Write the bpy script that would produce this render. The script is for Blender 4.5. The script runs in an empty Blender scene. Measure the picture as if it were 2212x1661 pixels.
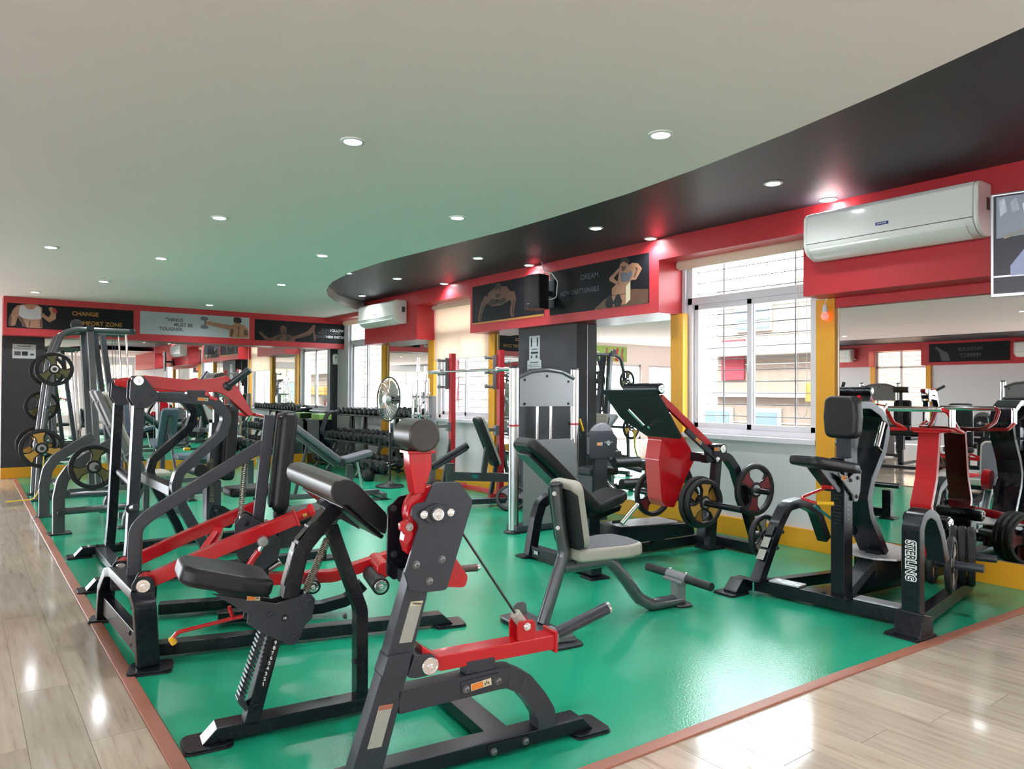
import bpy, bmesh, math, random
from mathutils import Vector, Matrix
random.seed(7)
SC = bpy.context.scene
COL = SC.collection
PI = math.pi

# ---------------------------------------------------------------- camera
def make_camera():
    yaw, pit, rol = math.radians(36.95), math.radians(.63), math.radians(.29)
    d = Vector((math.sin(yaw)*math.cos(pit), math.cos(yaw)*math.cos(pit), math.sin(pit)))
    r0 = Vector((math.cos(yaw), -math.sin(yaw), 0)); u0 = r0.cross(d)
    r = r0*math.cos(rol)+u0*math.sin(rol); u = r.cross(d)
    cam = bpy.data.cameras.new('camera'); cam.lens = 1590/2212*36; cam.sensor_width = 36; cam.clip_start = .05
    o = bpy.data.objects.new('camera', cam); COL.objects.link(o)
    o.matrix_world = Matrix(((r.x, u.x, -d.x, 0), (r.y, u.y, -d.y, 0), (r.z, u.z, -d.z, 1.3), (0, 0, 0, 1)))
    SC.camera = o
make_camera()

# ---------------------------------------------------------------- daylight, exposure
W = bpy.data.worlds.new('sky'); SC.world = W; W.use_nodes = True
_bg = W.node_tree.nodes['Background']; _bg.inputs[0].default_value = (.88, .94, 1, 1); _bg.inputs[1].default_value = 7.0
_sun = bpy.data.lights.new('sun', 'SUN'); _sun.energy = 2; _sun.angle = math.radians(4); _sun.color = (1, .97, .93)
_so = bpy.data.objects.new('sun', _sun); COL.objects.link(_so); _so.rotation_mode = 'QUATERNION'; _so.rotation_quaternion = Vector((.72, -.10, -.68)).to_track_quat('-Z', 'Y')
SC.view_settings.view_transform = 'Standard'; SC.view_settings.look = 'None'
SC.view_settings.exposure = 1.35; SC.view_settings.gamma = 1.0; SC.view_settings.use_curve_mapping = False
SC.cycles.use_denoising = True; SC.cycles.use_adaptive_sampling = True; SC.cycles.adaptive_threshold = .05
SC.cycles.max_bounces = 8; SC.cycles.diffuse_bounces = 4; SC.cycles.glossy_bounces = 5; SC.cycles.transmission_bounces = 6
SC.cycles.caustics_reflective = False; SC.cycles.caustics_refractive = False
SC.cycles.sample_clamp_indirect = 6
LAMP_POWER = 24.0

# ---------------------------------------------------------------- materials
def mat(name, col, rough=.5, metal=0., var=0., vscale=8., bump=0., bscale=60., coat=0., spec=.5, emit=None, estr=0, rvar=0.):
    m = bpy.data.materials.new(name); m.use_nodes = True
    nt = m.node_tree; b = nt.nodes['Principled BSDF']
    b.inputs['Base Color'].default_value = (*col, 1); b.inputs['Roughness'].default_value = rough
    b.inputs['Metallic'].default_value = metal; b.inputs['Specular IOR Level'].default_value = spec
    if coat: b.inputs['Coat Weight'].default_value = coat; b.inputs['Coat Roughness'].default_value = .08
    if emit: b.inputs['Emission Color'].default_value = (*emit, 1); b.inputs['Emission Strength'].default_value = estr
    if var or bump or rvar:
        tc = nt.nodes.new('ShaderNodeTexCoord')
    if var or rvar:
        n = nt.nodes.new('ShaderNodeTexNoise'); n.inputs['Scale'].default_value = vscale; n.inputs['Detail'].default_value = 5
        nt.links.new(tc.outputs['Object'], n.inputs['Vector'])
        if var:
            mx = nt.nodes.new('ShaderNodeMix'); mx.data_type = 'RGBA'
            mx.inputs[6].default_value = (*[max(0, c*(1-var)) for c in col], 1); mx.inputs[7].default_value = (*[min(1, c*(1+var)) for c in col], 1)
            nt.links.new(n.outputs['Fac'], mx.inputs[0]); nt.links.new(mx.outputs[2], b.inputs['Base Color'])
        if rvar:
            mr = nt.nodes.new('ShaderNodeMapRange'); mr.inputs[3].default_value = max(.02, rough-rvar); mr.inputs[4].default_value = rough+rvar
            nt.links.new(n.outputs['Fac'], mr.inputs[0]); nt.links.new(mr.outputs[0], b.inputs['Roughness'])
    if bump:
        n2 = nt.nodes.new('ShaderNodeTexNoise'); n2.inputs['Scale'].default_value = bscale; n2.inputs['Detail'].default_value = 3
        bp = nt.nodes.new('ShaderNodeBump'); bp.inputs['Strength'].default_value = bump; bp.inputs['Distance'].default_value = .01
        nt.links.new(tc.outputs['Object'], n2.inputs['Vector']); nt.links.new(n2.outputs['Fac'], bp.inputs['Height']); nt.links.new(bp.outputs['Normal'], b.inputs['Normal'])
    return m

M = {}
M['green'] = mat('green rubber floor', (.012, .345, .19), .19, var=.14, vscale=1.3, bump=.10, bscale=110, rvar=.06)
M['strip'] = mat('terracotta edge strip', (.36, .135, .085), .45, var=.15, vscale=5)
M['cream'] = mat('cream ceiling paint', (.88, .80, .80), .8, var=.02, vscale=2)
M['black_paint'] = mat('charcoal ceiling paint', (.045, .043, .056), .48, spec=.35, var=.1, vscale=2)
M['red_paint'] = mat('red wall paint', (.46, .022, .030), .38, var=.06, vscale=3)
M['yellow'] = mat('yellow paint', (.72, .33, .012), .45, var=.08, vscale=6)
M['white_wall'] = mat('white wall paint', (.62, .62, .64), .6, var=.03, vscale=3)
M['dark_wall'] = mat('charcoal wall panel', (.030, .028, .036), .5, var=.25, vscale=3)
M['mirror'] = mat('mirror glass', (.86, .89, .87), .0, 1.)
M['upvc'] = mat('white window frame', (.68, .66, .70), .35)
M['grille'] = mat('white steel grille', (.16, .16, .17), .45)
M['chrome'] = mat('chrome', (.86, .86, .88), .1, 1.)
M['steel'] = mat('brushed steel', (.62, .62, .64), .28, 1.)
M['bolt'] = mat('dark zinc bolt', (.22, .22, .23), .3, .9)
M['frame'] = mat('black metallic frame paint', (.008, .0095, .014), .26, .1, spec=.36, var=.15, vscale=30)
M['gunmetal'] = mat('gunmetal frame paint', (.040, .044, .055), .34, .2, spec=.4, var=.1, vscale=30)
M['grey_tube'] = mat('silver grey frame paint', (.10, .105, .115), .28, .5, coat=.3, var=.1, vscale=20)
M['silver'] = mat('silver grey powder coat', (.20, .20, .212), .40, .25)
M['red'] = mat('gloss red paint', (.50, .008, .014), .20, .0, spec=.45, coat=.22, var=.12, vscale=10)
M['leather'] = mat('black vinyl', (.008, .008, .011), .42, spec=.38, bump=.06, bscale=220, var=.2, vscale=10)
M['brown_leather'] = mat('worn brown black vinyl', (.034, .028, .024), .36, bump=.06, bscale=220, var=.3, vscale=7)
M['tan'] = mat('grey beige vinyl', (.36, .34, .29), .5, bump=.05, bscale=200, var=.1)
M['grey_vinyl'] = mat('slate grey vinyl', (.11, .11, .13), .5, bump=.05, bscale=200, var=.1)
M['blue_vinyl'] = mat('dull blue vinyl', (.10, .13, .18), .5, var=.1)
M['rubber'] = mat('black rubber', (.012, .012, .014), .50, spec=.35, var=.3, vscale=20)
M['grip'] = mat('brown rubber grip', (.10, .055, .040), .55, var=.2)
M['gold'] = mat('gold plate inlay', (.50, .27, .055), .45, .2, var=.15, vscale=20)
M['olive'] = mat('olive plate inlay', (.12, .11, .045), .45, .2, var=.2, vscale=20)
M['maroon'] = mat('maroon plate inlay', (.20, .022, .035), .4, .1, var=.2, vscale=20)
M['plastic_white'] = mat('white glossy plastic', (.72, .73, .70), .18, coat=.4)
M['plastic_black'] = mat('black plastic', (.012, .012, .014), .35)
M['yellow_plastic'] = mat('yellow plastic', (.75, .42, .01), .3)
M['diamond'] = mat('bright chequer plate', (.50, .50, .52), .30, .35, bump=.6, bscale=45)
M['paper'] = mat('white paper', (.52, .54, .57), .7)
M['ink'] = mat('black ink', (.01, .01, .012), .6)
M['label_cream'] = mat('cream warning label', (.62, .55, .38), .5)
M['label_grey'] = mat('grey text label', (.33, .33, .29), .5, var=.15, vscale=90)
M['orange'] = mat('orange label print', (.75, .22, .03), .5)
M['white_print'] = mat('white print', (.85, .85, .86), .5)
M['grey_print'] = mat('grey print', (.065, .065, .075), .5)
M['gold_print'] = mat('orange gold print', (.40, .18, .035), .5)
M['spring'] = mat('dull spring wire', (.28, .24, .18), .4, .8)
M['poster_black'] = mat('black satin poster', (.008, .008, .011), .55, spec=.2, var=.3, vscale=2)
M['poster_silver'] = mat('silver grey poster', (.36, .385, .42), .4, var=.05, vscale=2)
M['skin'] = mat('printed warm skin tone', (.34, .165, .095), .45, var=.45, vscale=9)
M['skin_dark'] = mat('printed dark skin tone', (.10, .042, .022), .45, var=.6, vscale=9)
M['cloth_white'] = mat('printed white cloth', (.46, .46, .50), .5, var=.08, vscale=9)
M['hair'] = mat('printed dark hair', (.03, .018, .012), .6)
M['blind'] = mat('cream roller blind fabric', (.80, .68, .58), .8)
M['yellow_fabric'] = mat('yellow band fabric', (.75, .52, .03), .6)
M['lime'] = mat('lime plastic', (.30, .50, .12), .5)
M['teal'] = mat('teal plastic', (.01, .16, .15), .4)
M['white_metal'] = mat('white painted metal', (.75, .75, .76), .4)
M['facade'] = mat('cream outside plaster', (.19, .142, .112), .85, var=.05)
M['facade_white'] = mat('white outside plaster', (.40, .38, .35), .85)
M['facade_red'] = mat('red outside plaster', (.22, .02, .032), .85)
M['facade_yellow'] = mat('yellow outside plaster', (.26, .13, .02), .85)
M['glass_dark'] = mat('dark window glass', (.10, .14, .18), .1)
M['street'] = mat('grey blocker plaster', (.24, .24, .23), .9, var=.1)
M['leaf'] = mat('plant leaf', (.10, .26, .04), .6, var=.4, vscale=12)
M['lamp'] = mat('lit lamp diffuser', (1, 1, 1), .5, emit=(.92, .95, 1), estr=22)
M['bulb_red'] = mat('lit red bulb', (1, .1, .08), .4, emit=(1, .10, .08), estr=1.1)

def glass_mat():
    m = bpy.data.materials.new('clear window glass'); m.use_nodes = True; nt = m.node_tree
    nt.nodes.remove(nt.nodes['Principled BSDF'])
    t = nt.nodes.new('ShaderNodeBsdfTransparent'); t.inputs[0].default_value = (.95, .97, .96, 1)
    g = nt.nodes.new('ShaderNodeBsdfGlossy'); g.inputs['Roughness'].default_value = .02
    fr = nt.nodes.new('ShaderNodeFresnel'); fr.inputs[0].default_value = 1.45
    mx = nt.nodes.new('ShaderNodeMixShader')
    ge = nt.nodes.new('ShaderNodeNewGeometry'); sb = nt.nodes.new('ShaderNodeMath'); sb.operation = 'SUBTRACT'; sb.inputs[0].default_value = 1; ml = nt.nodes.new('ShaderNodeMath'); ml.operation = 'MULTIPLY'
    nt.links.new(ge.outputs['Backfacing'], sb.inputs[1]); nt.links.new(sb.outputs[0], ml.inputs[0]); nt.links.new(fr.outputs[0], ml.inputs[1])
    nt.links.new(ml.outputs[0], mx.inputs[0]); nt.links.new(t.outputs[0], mx.inputs[1]); nt.links.new(g.outputs[0], mx.inputs[2])
    nt.links.new(mx.outputs[0], nt.nodes['Material Output'].inputs[0])
    return m
M['glass'] = glass_mat()

def blind_mat():
    m = M['blind']; nt = m.node_tree; b = nt.nodes['Principled BSDF']
    t = nt.nodes.new('ShaderNodeBsdfTranslucent'); t.inputs[0].default_value = (.92, .78, .66, 1)
    mx = nt.nodes.new('ShaderNodeMixShader'); mx.inputs[0].default_value = .5
    nt.links.new(b.outputs[0], mx.inputs[1]); nt.links.new(t.outputs[0], mx.inputs[2]); nt.links.new(mx.outputs[0], nt.nodes['Material Output'].inputs[0])
blind_mat()

def wood_mat():
    m = bpy.data.materials.new('pale laminate wood'); m.use_nodes = True; nt = m.node_tree; b = nt.nodes['Principled BSDF']
    tc = nt.nodes.new('ShaderNodeTexCoord'); mp = nt.nodes.new('ShaderNodeMapping'); mp.inputs['Scale'].default_value = (22, 1.5, 1)
    oi = nt.nodes.new('ShaderNodeObjectInfo')
    n = nt.nodes.new('ShaderNodeTexNoise'); n.inputs['Scale'].default_value = 1.6; n.inputs['Detail'].default_value = 7; n.inputs['Roughness'].default_value = .62
    ad = nt.nodes.new('ShaderNodeVectorMath'); ad.operation = 'ADD'
    cmb = nt.nodes.new('ShaderNodeCombineXYZ'); mu = nt.nodes.new('ShaderNodeMath'); mu.operation = 'MULTIPLY'; mu.inputs[1].default_value = 40
    nt.links.new(oi.outputs['Random'], mu.inputs[0]); nt.links.new(mu.outputs[0], cmb.inputs[0]); nt.links.new(mu.outputs[0], cmb.inputs[1])
    nt.links.new(tc.outputs['Object'], mp.inputs['Vector']); nt.links.new(mp.outputs[0], ad.inputs[0]); nt.links.new(cmb.outputs[0], ad.inputs[1])
    nt.links.new(ad.outputs[0], n.inputs['Vector'])
    cr = nt.nodes.new('ShaderNodeValToRGB'); e = cr.color_ramp.elements
    e[0].position = .25; e[0].color = (.30, .22, .155, 1); e[1].position = .62; e[1].color = (.53, .45, .365, 1)
    k = e.new(.42); k.color = (.47, .39, .31, 1)
    nt.links.new(n.outputs['Fac'], cr.inputs[0])
    hs = nt.nodes.new('ShaderNodeHueSaturation'); mr = nt.nodes.new('ShaderNodeMapRange'); mr.inputs[3].default_value = .9; mr.inputs[4].default_value = 1.1
    nt.links.new(oi.outputs['Random'], mr.inputs[0]); nt.links.new(mr.outputs[0], hs.inputs['Value']); nt.links.new(cr.outputs[0], hs.inputs['Color'])
    nt.links.new(hs.outputs[0], b.inputs['Base Color']); b.inputs['Roughness'].default_value = .11
    return m
M['wood'] = wood_mat()

# ---------------------------------------------------------------- mesh helpers
def V(*a): return Vector(a if len(a) > 1 else a[0])
def basis(d, up=(0, 0, 1)):
    d = V(d).normalized(); up = V(up)
    if abs(d.dot(up.normalized())) > .98: up = V(1, 0, 0)
    s = d.cross(up).normalized(); return d, s, s.cross(d).normalized()
def ring(bm, pts): return [bm.verts.new(p) for p in pts]
def skin(bm, rings, cap=True, closed=False):
    n = len(rings[0])
    for a, b in zip(rings, rings[1:]+([rings[0]] if closed else [])):
        for i in range(n):
            j = (i+1) % n; bm.faces.new((a[i], a[j], b[j], b[i]))
    if cap and not closed:
        bm.faces.new(rings[0][::-1]); bm.faces.new(rings[-1])
def bev(bm, off, seg=2, ang=.5, geom=None):
    bmesh.ops.recalc_face_normals(bm, faces=bm.faces)
    es = [e for e in (geom or bm.edges) if len(e.link_faces) == 2 and e.calc_face_angle(0) > ang]
    if es and off > 0: bmesh.ops.bevel(bm, geom=es, offset=off, segments=seg, profile=.5, affect='EDGES', clamp_overlap=True)
def box(c, s, rot=None, b=0.003):
    bm = bmesh.new(); bmesh.ops.create_cube(bm, size=1)
    for v in bm.verts: v.co = V(v.co.x*s[0], v.co.y*s[1], v.co.z*s[2])
    bev(bm, b)
    if rot: bmesh.ops.rotate(bm, verts=bm.verts, cent=(0, 0, 0), matrix=Matrix.Rotation(rot[1], 3, rot[0]))
    for v in bm.verts: v.co += V(c)
    return bm
def span(a, b, bv=0.003): return box([(a[i]+b[i])/2 for i in range(3)], [abs(b[i]-a[i]) for i in range(3)], b=bv)
AX = {'y': lambda a, b, t: V(a, t, b), 'x': lambda a, b, t: V(t, a, b), 'z': lambda a, b, t: V(a, b, t)}
def prism(pts, t0, t1, axis='y', b=0.003, seg=2):
    bm = bmesh.new(); f = AX[axis]
    skin(bm, [ring(bm, [f(p[0], p[1], t0) for p in pts]), ring(bm, [f(p[0], p[1], t1) for p in pts])])
    bev(bm, b, seg); return bm
def rnd(pts, r, n=5, closed=False):
    "round the corners of a polyline (2D or 3D); r may be a number or one per point"
    P = [V(*p) if len(p) == 3 else V(p[0], p[1], 0) for p in pts]; N = len(P); out = []
    for i, p in enumerate(P):
        ri = r[i] if isinstance(r, (list, tuple)) else r
        if (not closed and i in (0, N-1)) or ri <= 0: out.append(p); continue
        a, c = P[i-1], P[(i+1) % N]; da, dc = (a-p), (c-p); la, lc = da.length, dc.length
        if la < 1e-6 or lc < 1e-6: continue
        da /= la; dc /= lc; ang = da.angle(dc)
        if ang > 3.1: out.append(p); continue
        t = min(ri/math.tan(ang/2), la*.49 if (closed or 0 < i-1) else la*.98, lc*.49 if (closed or i+1 < N-1) else lc*.98)
        s, e = p+da*t, p+dc*t
        for k in range(n+1):
            u = k/n; out.append((s*(1-u)+p*u)*(1-u)+(p*(1-u)+e*u)*u)
    return [tuple(q) if len(pts[0]) == 3 else (q.x, q.y) for q in out]
def ribbon(path, h, t0, t1, axis='y', r=0., b=0.004, n=6):
    "rectangular tube bent in a plane: path of 2D points, in-plane depth h (number or per point), from t0 to t1 across"
    hs = h if isinstance(h, (list, tuple)) else None
    if r and not hs: path = rnd(path, r, n)
    P = [V(p[0], p[1]) for p in path]; bm = bmesh.new(); f = AX[axis]; rings = []
    for i, p in enumerate(P):
        d0 = (p-P[i-1]).normalized() if i else None; d1 = (P[i+1]-p).normalized() if i < len(P)-1 else None
        d = d1 if d0 is None else d0 if d1 is None else (d0+d1).normalized()
        k = 1 if d0 is None or d1 is None else 1/max(.4, d.dot(d1))
        nrm = V(-d.y, d.x)*(hs[i] if hs else h)/2*k; a, c = p+nrm, p-nrm
        rings.append(ring(bm, [f(a.x, a.y, t0), f(a.x, a.y, t1), f(c.x, c.y, t1), f(c.x, c.y, t0)]))
    skin(bm, rings); bev(bm, b, 2, .7); return bm
def beam(p0, p1, w, h, up=(0, 0, 1), b=0.004):
    d, s, u = basis(V(p1)-V(p0), up); bm = bmesh.new(); R = []
    for p in (V(p0), V(p1)): R.append(ring(bm, [p+s*w/2+u*h/2, p-s*w/2+u*h/2, p-s*w/2-u*h/2, p+s*w/2-u*h/2]))
    skin(bm, R); bev(bm, b); return bm
def lathe(p0, d, prof, seg=20, bm=None):
    "profile of (distance along d, radius)"
    bm = bm or bmesh.new(); d, s, u = basis(d); R = []
    for t, r in prof:
        R.append(ring(bm, [V(p0)+d*t+(s*math.cos(2*PI*i/seg)+u*math.sin(2*PI*i/seg))*max(r, .0004) for i in range(seg)]))
    skin(bm, R); bmesh.ops.recalc_face_normals(bm, faces=bm.faces); return bm
def cyl(p0, p1, r, seg=18, c=.0):
    L = (V(p1)-V(p0)).length; c = c or min(r*.15, .004)
    return lathe(p0, V(p1)-V(p0), [(0, r-c), (c, r), (L-c, r), (L, r-c)], seg)
def pipe(pts, r, rad=.05, seg=10, closed=False, n=5):
    P = [V(*p) for p in (rnd(pts, rad, n, closed) if rad else pts)]; bm = bmesh.new(); R = []; up = V(0, 0, 1); N = len(P)
    ps = None
    for i, p in enumerate(P):
        a = P[i-1] if (i or closed) else p; c = P[(i+1) % N] if (i < N-1 or closed) else p
        d = (c-a).normalized()
        if ps is None: _, s, u = basis(d)
        else:
            s = (ps-d*ps.dot(d)).normalized(); u = s.cross(d)
        ps = s
        R.append(ring(bm, [p+(s*math.cos(2*PI*k/seg)+u*math.sin(2*PI*k/seg))*r for k in range(seg)]))
    skin(bm, R, closed=closed); bmesh.ops.recalc_face_normals(bm, faces=bm.faces); return bm
def spring(p0, p1, R, wire, turns):
    d, s, u = basis(V(p1)-V(p0)); L = (V(p1)-V(p0)).length; n = int(turns*9); pts = []
    for i in range(n+1):
        a = 2*PI*i/9; pts.append(tuple(V(p0)+d*L*i/n+(s*math.cos(a)+u*math.sin(a))*R))
    return pipe(pts, wire, 0, 5)
def pad(pts, t0, t1, axis='y', rad=.02, seg=4):
    "upholstered cushion: outline extruded and generously rounded"
    return prism(pts, t0, t1, axis, rad, seg)
def rect(x0, y0, x1, y1, r=0, n=4):
    p = [(x0, y0), (x1, y0), (x1, y1), (x0, y1)]
    return rnd(p, r, n, True) if r else p
def circ(cx, cy, r, n=28, a0=0): return [(cx+r*math.cos(a0+2*PI*i/n), cy+r*math.sin(a0+2*PI*i/n)) for i in range(n)]
def join(*bms):
    out = bmesh.new(); me = bpy.data.meshes.new('tmp')
    for b in bms: b.to_mesh(me); out.from_mesh(me); b.free(); me.clear_geometry()
    bpy.data.meshes.remove(me); return out
def xf(bm, mtx): bmesh.ops.transform(bm, matrix=mtx, verts=bm.verts); return bm
def rotv(bm, cent, axis, deg): bmesh.ops.rotate(bm, verts=bm.verts, cent=cent, matrix=Matrix.Rotation(math.radians(deg), 3, axis)); return bm

def mesh_of(bm, m, ang=.62):
    "mesh with area-weighted corner normals: flat faces stay flat, bevels and bends read as rounded"
    bmesh.ops.recalc_face_normals(bm, faces=bm.faces)
    ca = math.cos(ang); ar = {}
    for f in bm.faces: f.smooth = True; ar[f.index] = 0
    bm.faces.index_update(); A = [f.calc_area() for f in bm.faces]; N = [f.normal.copy() for f in bm.faces]; out = []
    for f in bm.faces:
        n0 = N[f.index]
        for l in f.loops:
            n = Vector((0, 0, 0))
            for g in l.vert.link_faces:
                ng = N[g.index]
                if ng.dot(n0) > ca: n += ng*A[g.index]
            out.append(n.normalized() if n.length > 1e-12 else n0)
    for e in bm.edges:
        if len(e.link_faces) == 2 and e.calc_face_angle(0) > ang: e.smooth = False
    me = bpy.data.meshes.new('mesh'); bm.to_mesh(me); bm.free()
    me.normals_split_custom_set(out)
    me.materials.append(M[m] if isinstance(m, str) else m); return me
def obj(name, bm, m, parent=None, label=None):
    me = bm if isinstance(bm, bpy.types.Mesh) else mesh_of(bm, m)
    o = bpy.data.objects.new(name, me); me.name = name; COL.objects.link(o)
    if parent: o.parent = parent
    if label: o['label'] = label
    return o
def thing(name, label, cat, loc=(0, 0, 0), rz=0, group=None):
    o = bpy.data.objects.new(name, None); o.empty_display_size = .1; COL.objects.link(o)
    o.location = loc; o.rotation_euler = (0, 0, math.radians(rz)); o['label'] = label; o['category'] = cat
    if group: o['group'] = group
    return o
def tag(o, label, cat, group=None):
    o['label'] = label; o['category'] = cat
    if group: o['group'] = group
    return o
def struct(name, bm, m, label, parent=None):
    o = obj(name, bm, m, parent)
    if not parent: o['kind'] = 'structure'
    o['label'] = label; return o
def dup(root, loc=None, rot=None, label=None, parent=None):
    c = root.copy(); COL.objects.link(c)
    if parent: c.parent = parent
    if loc: c.location = loc
    if rot: c.rotation_euler = rot
    if label: c['label'] = label
    for ch in list(root.children): dup(ch, parent=c)
    return c
_TXT = {}
def text(name, body, size, m, parent, loc, right, up, extrude=.0006, align='CENTER', bold=0.0, sx=1.0):
    "flat lettering as a mesh part; right/up are the reading and rising directions"
    key = (body, size, align, bold, extrude, sx, m)
    if key not in _TXT:
        cu = bpy.data.curves.new('txt', 'FONT'); cu.body = body; cu.size = size; cu.extrude = extrude; cu.align_x = align; cu.align_y = 'CENTER'; cu.offset = bold; cu.resolution_u = 3
        t = bpy.data.objects.new('txt', cu); COL.objects.link(t)
        dg = bpy.context.evaluated_depsgraph_get(); me = bpy.data.meshes.new_from_object(t.evaluated_get(dg))
        bpy.data.objects.remove(t); bpy.data.curves.remove(cu)
        for v in me.vertices: v.co.x *= sx
        me.materials.clear(); me.materials.append(M[m]); _TXT[key] = me
    o = bpy.data.objects.new(name, _TXT[key]); COL.objects.link(o); o.parent = parent
    R, U = V(right).normalized(), V(up).normalized(); N = R.cross(U)
    o.matrix_local = Matrix(((R.x, U.x, N.x, loc[0]), (R.y, U.y, N.y, loc[1]), (R.z, U.z, N.z, loc[2]), (0, 0, 0, 1)))
    return o
_BOLT = {}
def bolt(parent, p, d, r=.009, m='bolt', name='bolt'):
    k = (round(r, 4), m)
    if k not in _BOLT:
        b = lathe((0, 0, 0), (0, 0, 1), [(-.002, r*1.35), (.002, r*1.35), (.0021, r), (.009, r), (.010, r*.85), (.0101, r*.45), (.006, r*.4)], 12); _BOLT[k] = mesh_of(b, m)
    o = bpy.data.objects.new(name, _BOLT[k]); COL.objects.link(o); o.parent = parent
    o.location = p; o.rotation_mode = 'QUATERNION'; o.rotation_quaternion = V(d).to_track_quat('Z', 'Y')
    return o
def label_plate(parent, c, right, up, w, h, m='label_cream', name='warning_label', accent='orange', frac=.6):
    "small printed sticker: base plus a coloured print block"
    R, U = V(right).normalized(), V(up).normalized(); N = R.cross(U).normalized()
    def q(x0, x1, y0, y1, t):
        bm = bmesh.new(); c0 = V(c)
        A = [c0+R*x+U*y+N*t for x, y in ((x0, y0), (x1, y0), (x1, y1), (x0, y1))]; B = [c0+R*x+U*y+N*(t-.0012) for x, y in ((x0, y0), (x1, y0), (x1, y1), (x0, y1))]
        skin(bm, [ring(bm, B), ring(bm, A)]); return bm
    o = obj(name, q(-w/2, w/2, -h/2, h/2, .0012), m, parent)
    if accent:
        obj('print', q(-w/2*.94, -w/2*.94+w*.94*frac, -h/2*.86, h/2*.86, .0018), accent, o)
        for k in range(3): obj('mark', q(w*(.16+.09*k), w*(.21+.09*k), -h*.28+h*.1*(k % 2), h*.10+h*.16*(k % 2), .0018), 'ink', o)
    return o


# ================================================================ THE ROOM
XW, XS, YL, YS = 5.70, 5.38, 13.10, 12.80      # mirror line and soffit front of the window wall, lower wall and soffit front of the far wall
ZB, ZC, ZS = 2.79, 2.65, 2.078                  # charcoal ceiling, cream ceiling, underside of the red soffits
XO, YR = -8.6, -7.0                             # wall across the hall, rear wall
# ---- floors
struct('floor', span((XO, YR, -.10), (6.0, 14.6, -.008), 0), 'wood', 'pale laminate wood floor of the gym')
FL = bpy.data.objects['floor']
def planks():
    n = 0; w, L = .192, 1.26; me = mesh_of(box((0, 0, 0), (w-.0012, L-.0016, .006), b=.0008), 'wood')
    for k in range(-9, 20):
        x = .215-w/2+w*k; off = (k*.47) % 1.0*L
        j = -2
        while True:
            y = -1.2+j*L+off; j += 1
            if y > 13: break
            front = y-L/2 < 1.80; left = x < .72
            if not (front or left): continue
            if y < .2 and x < 1.0: continue
            if y < 2.2 and x < .0: continue
            if x < -.25-.11*(y-2) if y < 6 else x < -.75: continue
            o = obj('plank', me, None, FL); o.location = (x, y, -.006); n += 1
    for k in range(20, 29):
        x = .215-w/2+w*k; off = (k*.47) % 1.0*L
        for j in range(0, 4):
            y = -.6+j*L+off
            if y-L/2 < 1.75 and y > .2: o = obj('plank', me, None, FL); o.location = (x, y, -.006); n += 1
planks()
EDGE = [(.655, 1.93), (5.70, 1.70), (5.86, 1.70), (5.86, YL), (.70, YL), (.655, 6.0)]
struct('floor_mat', prism([(.655, 1.94), (5.85, 1.70), (5.85, YL), (.70, YL), (.672, 8.7)], -.008, 0, 'z', 0), 'green', 'glossy green rubber floor of the machine area')
struct('trim_1', ribbon([(.625, 1.88), (.628, 5.0), (.642, 8.7), (.672, YL)], .055, -.006, .006, 'z', b=.004), 'strip', 'terracotta edge strip along the aisle')
struct('trim_2', ribbon([(.60, 1.915), (3.3, 1.815), (5.68, 1.675)], .055, -.006, .006, 'z', b=.004), 'strip', 'terracotta edge strip along the front of the green floor')

# ---- ceilings: cream slab with a curved opening that shows the higher charcoal slab
curve = [(2.42, -1.6), (2.75, -.2), (3.112, 1.022), (3.29, 1.633), (3.413, 2.173), (3.535, 2.879), (3.61, 3.526), (3.642, 4.295), (3.641, 4.89), (3.56, 6.11),
         (3.505, 6.9), (3.535, 7.78), (3.66, 8.545), (3.764, 8.907), (3.908, 9.328), (4.172, 9.885), (4.657, 10.648), (5.015, 11.009), (5.30, 11.25), (XS+.02, 11.30)]
def ceiling_cream():
    bm = bmesh.new(); rows = []
    for z in (ZC, ZC+.012):
        rows.append([[bm.verts.new((x, y, z)) for x, y in curve], [bm.verts.new((XO, y, z)) for x, y in curve]])
    for q, r in enumerate(rows):
        for i in range(len(curve)-1): bm.faces.new((r[0][i], r[0][i+1], r[1][i+1], r[1][i]))
    for i in range(len(curve)-1): bm.faces.new((rows[0][0][i], rows[0][0][i+1], rows[1][0][i+1], rows[1][0][i]))
    bmesh.ops.recalc_face_normals(bm, faces=bm.faces)
    return join(bm, span((XO, 11.30, ZC), (5.9, 14.6, ZC+.012), 0), span((XO, YR, ZC), (6, -1.6, ZC+.012), 0))
struct('ceiling', ceiling_cream(), 'cream', 'flat cream ceiling with a curved edge')
struct('ceiling_recess', span((2.2, -1.8, ZB), (6.0, 11.6, ZB+.02), 0), 'black_paint', 'charcoal ceiling recess above the window wall')
def lip():
    bm = bmesh.new(); a = [bm.verts.new((x, y, ZC)) for x, y in curve]; b = [bm.verts.new((x, y, ZB)) for x, y in curve]
    a2 = [bm.verts.new((x-.012, y+.004, ZC)) for x, y in curve]; b2 = [bm.verts.new((x-.012, y+.004, ZB)) for x, y in curve]
    for i in range(len(curve)-1):
        bm.faces.new((a[i], a[i+1], b[i+1], b[i])); bm.faces.new((a2[i], b2[i], b2[i+1], a2[i+1]))
    return bm
struct('trim_3', lip(), 'plastic_white', 'white curved step between the two ceilings')
struct('roof', span((XO-.2, YR-.2, 2.95), (6.2, 14.8, 3.15), 0), 'white_wall', 'concrete slab above the ceilings')

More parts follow.
